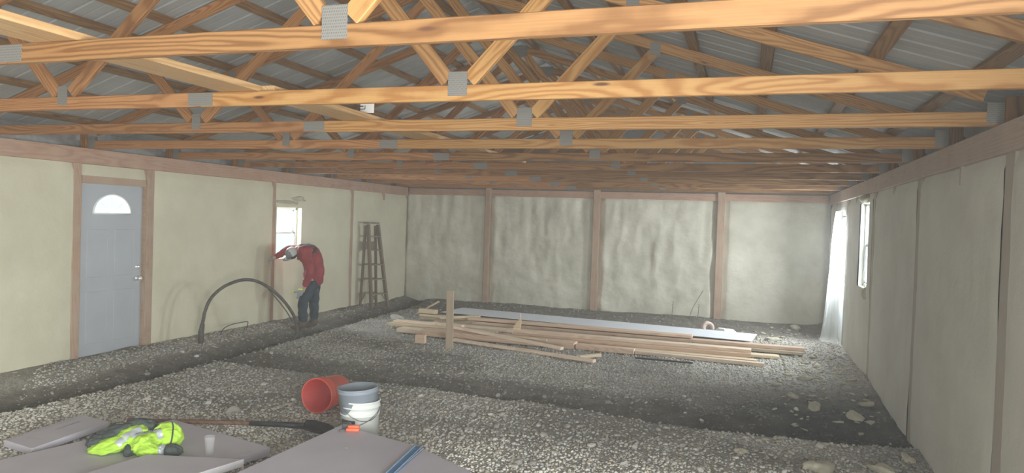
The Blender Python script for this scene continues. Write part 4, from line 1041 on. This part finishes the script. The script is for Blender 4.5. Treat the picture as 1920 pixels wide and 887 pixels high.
def worker():
    base = Vector((-6.505, 9.69, float(ground(-6.505, 9.69)))); Fd = Vector((-.825, -.565, 0)); Nd = Vector((.565, -.825, 0))
    W = tag(empty('person', base), 'person bent over beside the left window in red jacket, jeans and pale cap', 'person')
    def P(f, u, n=0): return Fd*(f+.035)+Nd*n+Vector((0, 0, u+(.075*max(0, min(1, (u-.6)/.4)))))
    # near side n>0 is toward the camera
    j = {
     'pel': (P(-.09, .78, 0), .085), 'wai': (P(-.09, .93, 0), .10), 'che': (P(-.03, 1.09, 0), .125), 'shl': (P(.07, 1.19, 0), .10), 'nek': (P(.14, 1.195, .005), .055), 'hd0': (P(.20, 1.15, .02), .07), 'hd1': (P(.237, 1.10, .022), .088), 'hd2': (P(.255, 1.03, .012), .045),
     'shN': (P(.07, 1.16, .17), .06), 'elN': (P(-.06, .89, .23), .045), 'wrN': (P(.04, .67, .20), .032), 'paN': (P(.06, .62, .19), (.030, .040)),
     'shF': (P(.12, 1.16, -.17), .06), 'elF': (P(.30, 1.17, -.22), .045), 'wrF': (P(.47, 1.06, -.16), .026), 'paF': (P(.515, 1.035, -.15), (.030, .040)),
     'hpN': (P(-.06, .72, .09), .07), 'knN': (P(.06, .44, .10), .06), 'anN': (P(.05, .10, .10), .042), 'toN': (P(.22, .04, .12), .035),
     'hpF': (P(-.11, .72, -.09), .07), 'knF': (P(-.11, .42, -.10), .06), 'anF': (P(-.13, .10, -.10), .042), 'toF': (P(.03, .04, -.12), .035)}
    e = [('pel', 'wai'), ('wai', 'che'), ('che', 'shl'), ('shl', 'nek'), ('nek', 'hd0'), ('hd0', 'hd1'), ('hd1', 'hd2'), ('shl', 'shN'), ('shN', 'elN'), ('elN', 'wrN'), ('wrN', 'paN'), ('shl', 'shF'), ('shF', 'elF'), ('elF', 'wrF'), ('wrF', 'paF'),
         ('pel', 'hpN'), ('hpN', 'knN'), ('knN', 'anN'), ('anN', 'toN'), ('pel', 'hpF'), ('hpF', 'knF'), ('knF', 'anF'), ('anF', 'toF')]
    body = skin_mesh('body', j, e, M['skin'], W, 2)
    # hands: five fingers each, gloved
    for (pa, fw, cl, pal) in ((P(.06, .62, .19), P(.18, -.95, -.0).normalized(), P(.8, .3, -.2).normalized(), 'glove'), (P(.515, 1.035, -.15), P(.85, -.35, .1).normalized(), P(0, -.9, .2).normalized(), 'glove')):
        sd = fw.cross(cl).normalized(); jj = {'w': (pa-fw*.035, (.028, .034)), 'p': (pa+fw*.02, (.022, .042))}; ee = [('w', 'p')]
        hand = skin_mesh('glove', jj, ee, M[pal], W, 2)
        for k, (o_, ln) in enumerate(((-.032, .055), (-.011, .065), (.011, .068), (.032, .060))):
            b0 = pa+sd*o_+fw*.035; b1 = b0+fw*ln*.5+cl*ln*.15; b2 = b1+fw*ln*.2+cl*ln*.45
            skin_mesh('finger', {'a': (b0-fw*.02, .011), 'b': (b1, .010), 'c': (b2, .008)}, [('a', 'b'), ('b', 'c')], M[pal], hand, 1)
        t0 = pa-sd*.035; skin_mesh('thumb', {'a': (t0, .013), 'b': (t0-sd*.02+fw*.03+cl*.015, .011), 'c': (t0-sd*.012+fw*.055+cl*.03, .009)}, [('a', 'b'), ('b', 'c')], M[pal], hand, 1)
    # jacket
    jk = {'hem': (P(-.10, .64, 0), (.165, .145)), 'wai': (P(-.10, .86, 0), (.175, .155)), 'mid': (P(-.085, 1.00, 0), (.185, .17)), 'che': (P(-.02, 1.13, 0), (.18, .165)), 'shl': (P(.09, 1.20, 0), (.12, .12)), 'nek': (P(.155, 1.205, 0), .075),
          'shN': (P(.07, 1.165, .165), .088), 'elN': (P(-.055, .90, .235), .074), 'cuN': (P(.035, .675, .203), .048),
          'shF': (P(.12, 1.17, -.165), .088), 'elF': (P(.30, 1.175, -.225), .070), 'cuF': (P(.505, 1.038, -.155), .043)}
    je = [('hem', 'wai'), ('wai', 'mid'), ('mid', 'che'), ('che', 'shl'), ('shl', 'nek'), ('shl', 'shN'), ('shN', 'elN'), ('elN', 'cuN'), ('shl', 'shF'), ('shF', 'elF'), ('elF', 'cuF')]
    jo = skin_mesh('jacket', jk, je, M['jacket'], W, 3)
    jo.data.materials.append(M['yoke'])
    for p in jo.data.polygons:      # dark yoke over shoulders and upper back
        c = p.center; f = c.dot(Fd); 
        if c.z > 1.13 and f > -.10 and f < .24 and p.normal.z > .12 and abs(c.dot(Nd)) < .13: p.material_index = 1
    tx = bpy.data.textures.new('cloth_folds', 'CLOUDS'); tx.noise_scale = .09
    dm = jo.modifiers.new('folds', 'DISPLACE'); dm.texture = tx; dm.strength = .035; dm.mid_level = .5
    # jeans
    jn = {'pel': (P(-.10, .77, 0), (.115, .10)), 'hpN': (P(-.05, .67, .09), .105), 'knN': (P(.06, .44, .10), .082), 'shN_': (P(.05, .27, .10), .074), 'cuN': (P(.045, .12, .10), .072),
          'hpF': (P(-.11, .67, -.09), .105), 'knF': (P(-.11, .42, -.10), .082), 'shF_': (P(-.12, .26, -.10), .074), 'cuF': (P(-.125, .12, -.10), .072)}
    jne = [('pel', 'hpN'), ('hpN', 'knN'), ('knN', 'shN_'), ('shN_', 'cuN'), ('pel', 'hpF'), ('hpF', 'knF'), ('knF', 'shF_'), ('shF_', 'cuF')]
    jno = skin_mesh('jeans', jn, jne, M['jeans'], W, 3)
    tx2 = bpy.data.textures.new('denim_folds', 'CLOUDS'); tx2.noise_scale = .06
    dm = jno.modifiers.new('folds', 'DISPLACE'); dm.texture = tx2; dm.strength = .03; dm.mid_level = .5
    # boots
    for (f0, n0, sp_) in ((.045, .10, .03), (-.125, -.10, -.02)):
        bt_ = {'top': (P(f0, .19, n0), .062), 'ank': (P(f0, .10, n0), .056), 'hee': (P(f0-.03, .045, n0), (.045, .045)), 'bal': (P(f0+.12, .045, n0+sp_), (.05, .045)), 'toe': (P(f0+.20, .04, n0+sp_*1.3), (.045, .038))}
        bo = skin_mesh('boot', bt_, [('top', 'ank'), ('ank', 'hee'), ('ank', 'bal'), ('bal', 'toe')], M['boots'], W, 2)
    # cap: crown over the bowed head, visor pointing to the ground
    hc = P(.232, 1.12, .025); cd = P(.42, .72, .22).normalized()      # crown direction
    cr = lathe([(.0, .105), (.045, .098), (.082, .070), (.102, .030), (.106, -.015), (.100, -.02)], 24)
    q = cd.to_track_quat('Z', 'Y').to_matrix().to_4x4()
    cap = obj('cap', mesh('cap', *xf(cr, Matrix.Translation(hc) @ q), M['cap'], True), W)
    cap.data.materials.append(M['cap_dark'])
    fdir = (P(.75, -.65, 0)-cd*P(.75, -.65, 0).dot(cd)).normalized(); sdir = cd.cross(fdir)
    for p in cap.data.polygons:
        if (p.center-hc).dot(fdir) > .02: p.material_index = 1
    vp = []
    for a in np.linspace(-1.1, 1.1, 13):
        for k in (0, .5, 1):
            rr = .100+.075*k*math.cos(a*.8); vp.append(hc+fdir*rr*math.cos(a)+sdir*rr*math.sin(a)-cd*(.012+.02*k*math.sin(abs(a))))
    vf = [(3*i+k, 3*i+k+1, 3*i+3+k+1, 3*i+3+k) for i in range(12) for k in range(2)]
    vo_ = obj('visor', mesh('visor', vp, vf, M['cap_dark'], True), cap); vo_.modifiers.new('thickness', 'SOLIDIFY').thickness = .005
    # face and ears under the cap
    from mathutils.bvhtree import BVHTree
    bv = BVHTree.FromPolygons([v.co[:] for v in body.data.vertices], [p.vertices[:] for p in body.data.polygons]); hcen = P(.237, 1.10, .022)
    def on_face(d):
        d = d.normalized(); h_ = bv.ray_cast(hcen+d*.4, -d); return h_[0], d
    def put(name, prof, d, m):
        p, d = on_face(d); obj(name, mesh(name, *xf(lathe(prof, 12), Matrix.Translation(p-d*.003) @ d.to_track_quat('Z', 'Y').to_matrix().to_4x4()), m, True), W)
    put('nose', [(.0, .028), (.010, .020), (.016, 0)], fdir-cd*.15, M['skin'])
    for s in (-1, 1):
        put('ear', [(.0, .014), (.018, .012), (.026, 0)], sdir*s-cd*.1, M['skin'])
        put('eye', [(.0, .007), (.006, .005), (.009, 0)], fdir+sdir*.38*s+cd*.12, M['hair'])
    put('mouth', [(.0, .005), (.014, .003), (.017, 0)], fdir-cd*.6, M['skin'])
    obj('hair', mesh('hair', *xf(lathe([(.100, -.01), (.098, -.045), (.085, -.06)], 20), Matrix.Translation(hc-fdir*.012) @ q), M['hair'], True), W)
    # spray gun held in the hanging near hand
    g = tag(empty('spray_gun', base+P(.09, .58, .19)), 'small grey spray gun with lime tip in the hanging hand of the worker', 'spray gun')
    def G_(f, u, n=0): return P(f, u, n)
    obj('grip', mesh('grip', *tube([G_(-.01, .07), G_(0, -.02), G_(.01, -.07)], [.017, .02, .018], 10), M['glove'], True), g)
    obj('barrel', mesh('barrel', *tube([G_(-.05, .045), G_(.07, .035)], [.022, .018], 12), M['glove'], True), g)
    tag(obj('nozzle', mesh('nozzle', *tube([G_(.07, .035), G_(.11, .03)], [.016, .006], 10), M['lime'], True), g), 'lime green tip')
    tag(obj('valve_block', mesh('valve_block', *xf(boxg(.07, .03, .02, 0), Matrix.Translation(G_(-.03, .075, .02)) @ Matrix.Rotation(.6, 4, 'Z')), M['lime']), g), 'lime green block')
worker()

# ------------------------------------------------------------------ haze of overspray hanging in the room
def haze():
    lo, hi = (XL-.02, YB+.05, -.2), (XR+.02, YF, 4.0)
    m = bpy.data.materials.new('overspray_haze'); m.use_nodes = True; nt = m.node_tree; nt.nodes.clear()
    out = nt.nodes.new('ShaderNodeOutputMaterial'); v = nt.nodes.new('ShaderNodeVolumeScatter')
    v.inputs['Color'].default_value = (.95, .96, .97, 1); v.inputs['Density'].default_value = .009; v.inputs['Anisotropy'].default_value = .35
    nt.links.new(v.outputs[0], out.inputs['Volume'])
    s = [hi[i]-lo[i] for i in range(3)]; c = [(hi[i]+lo[i])/2 for i in range(3)]
    o = obj('haze', mesh('haze', *boxg(*s), m), None, c); return tag(o, kind='stuff')
haze()
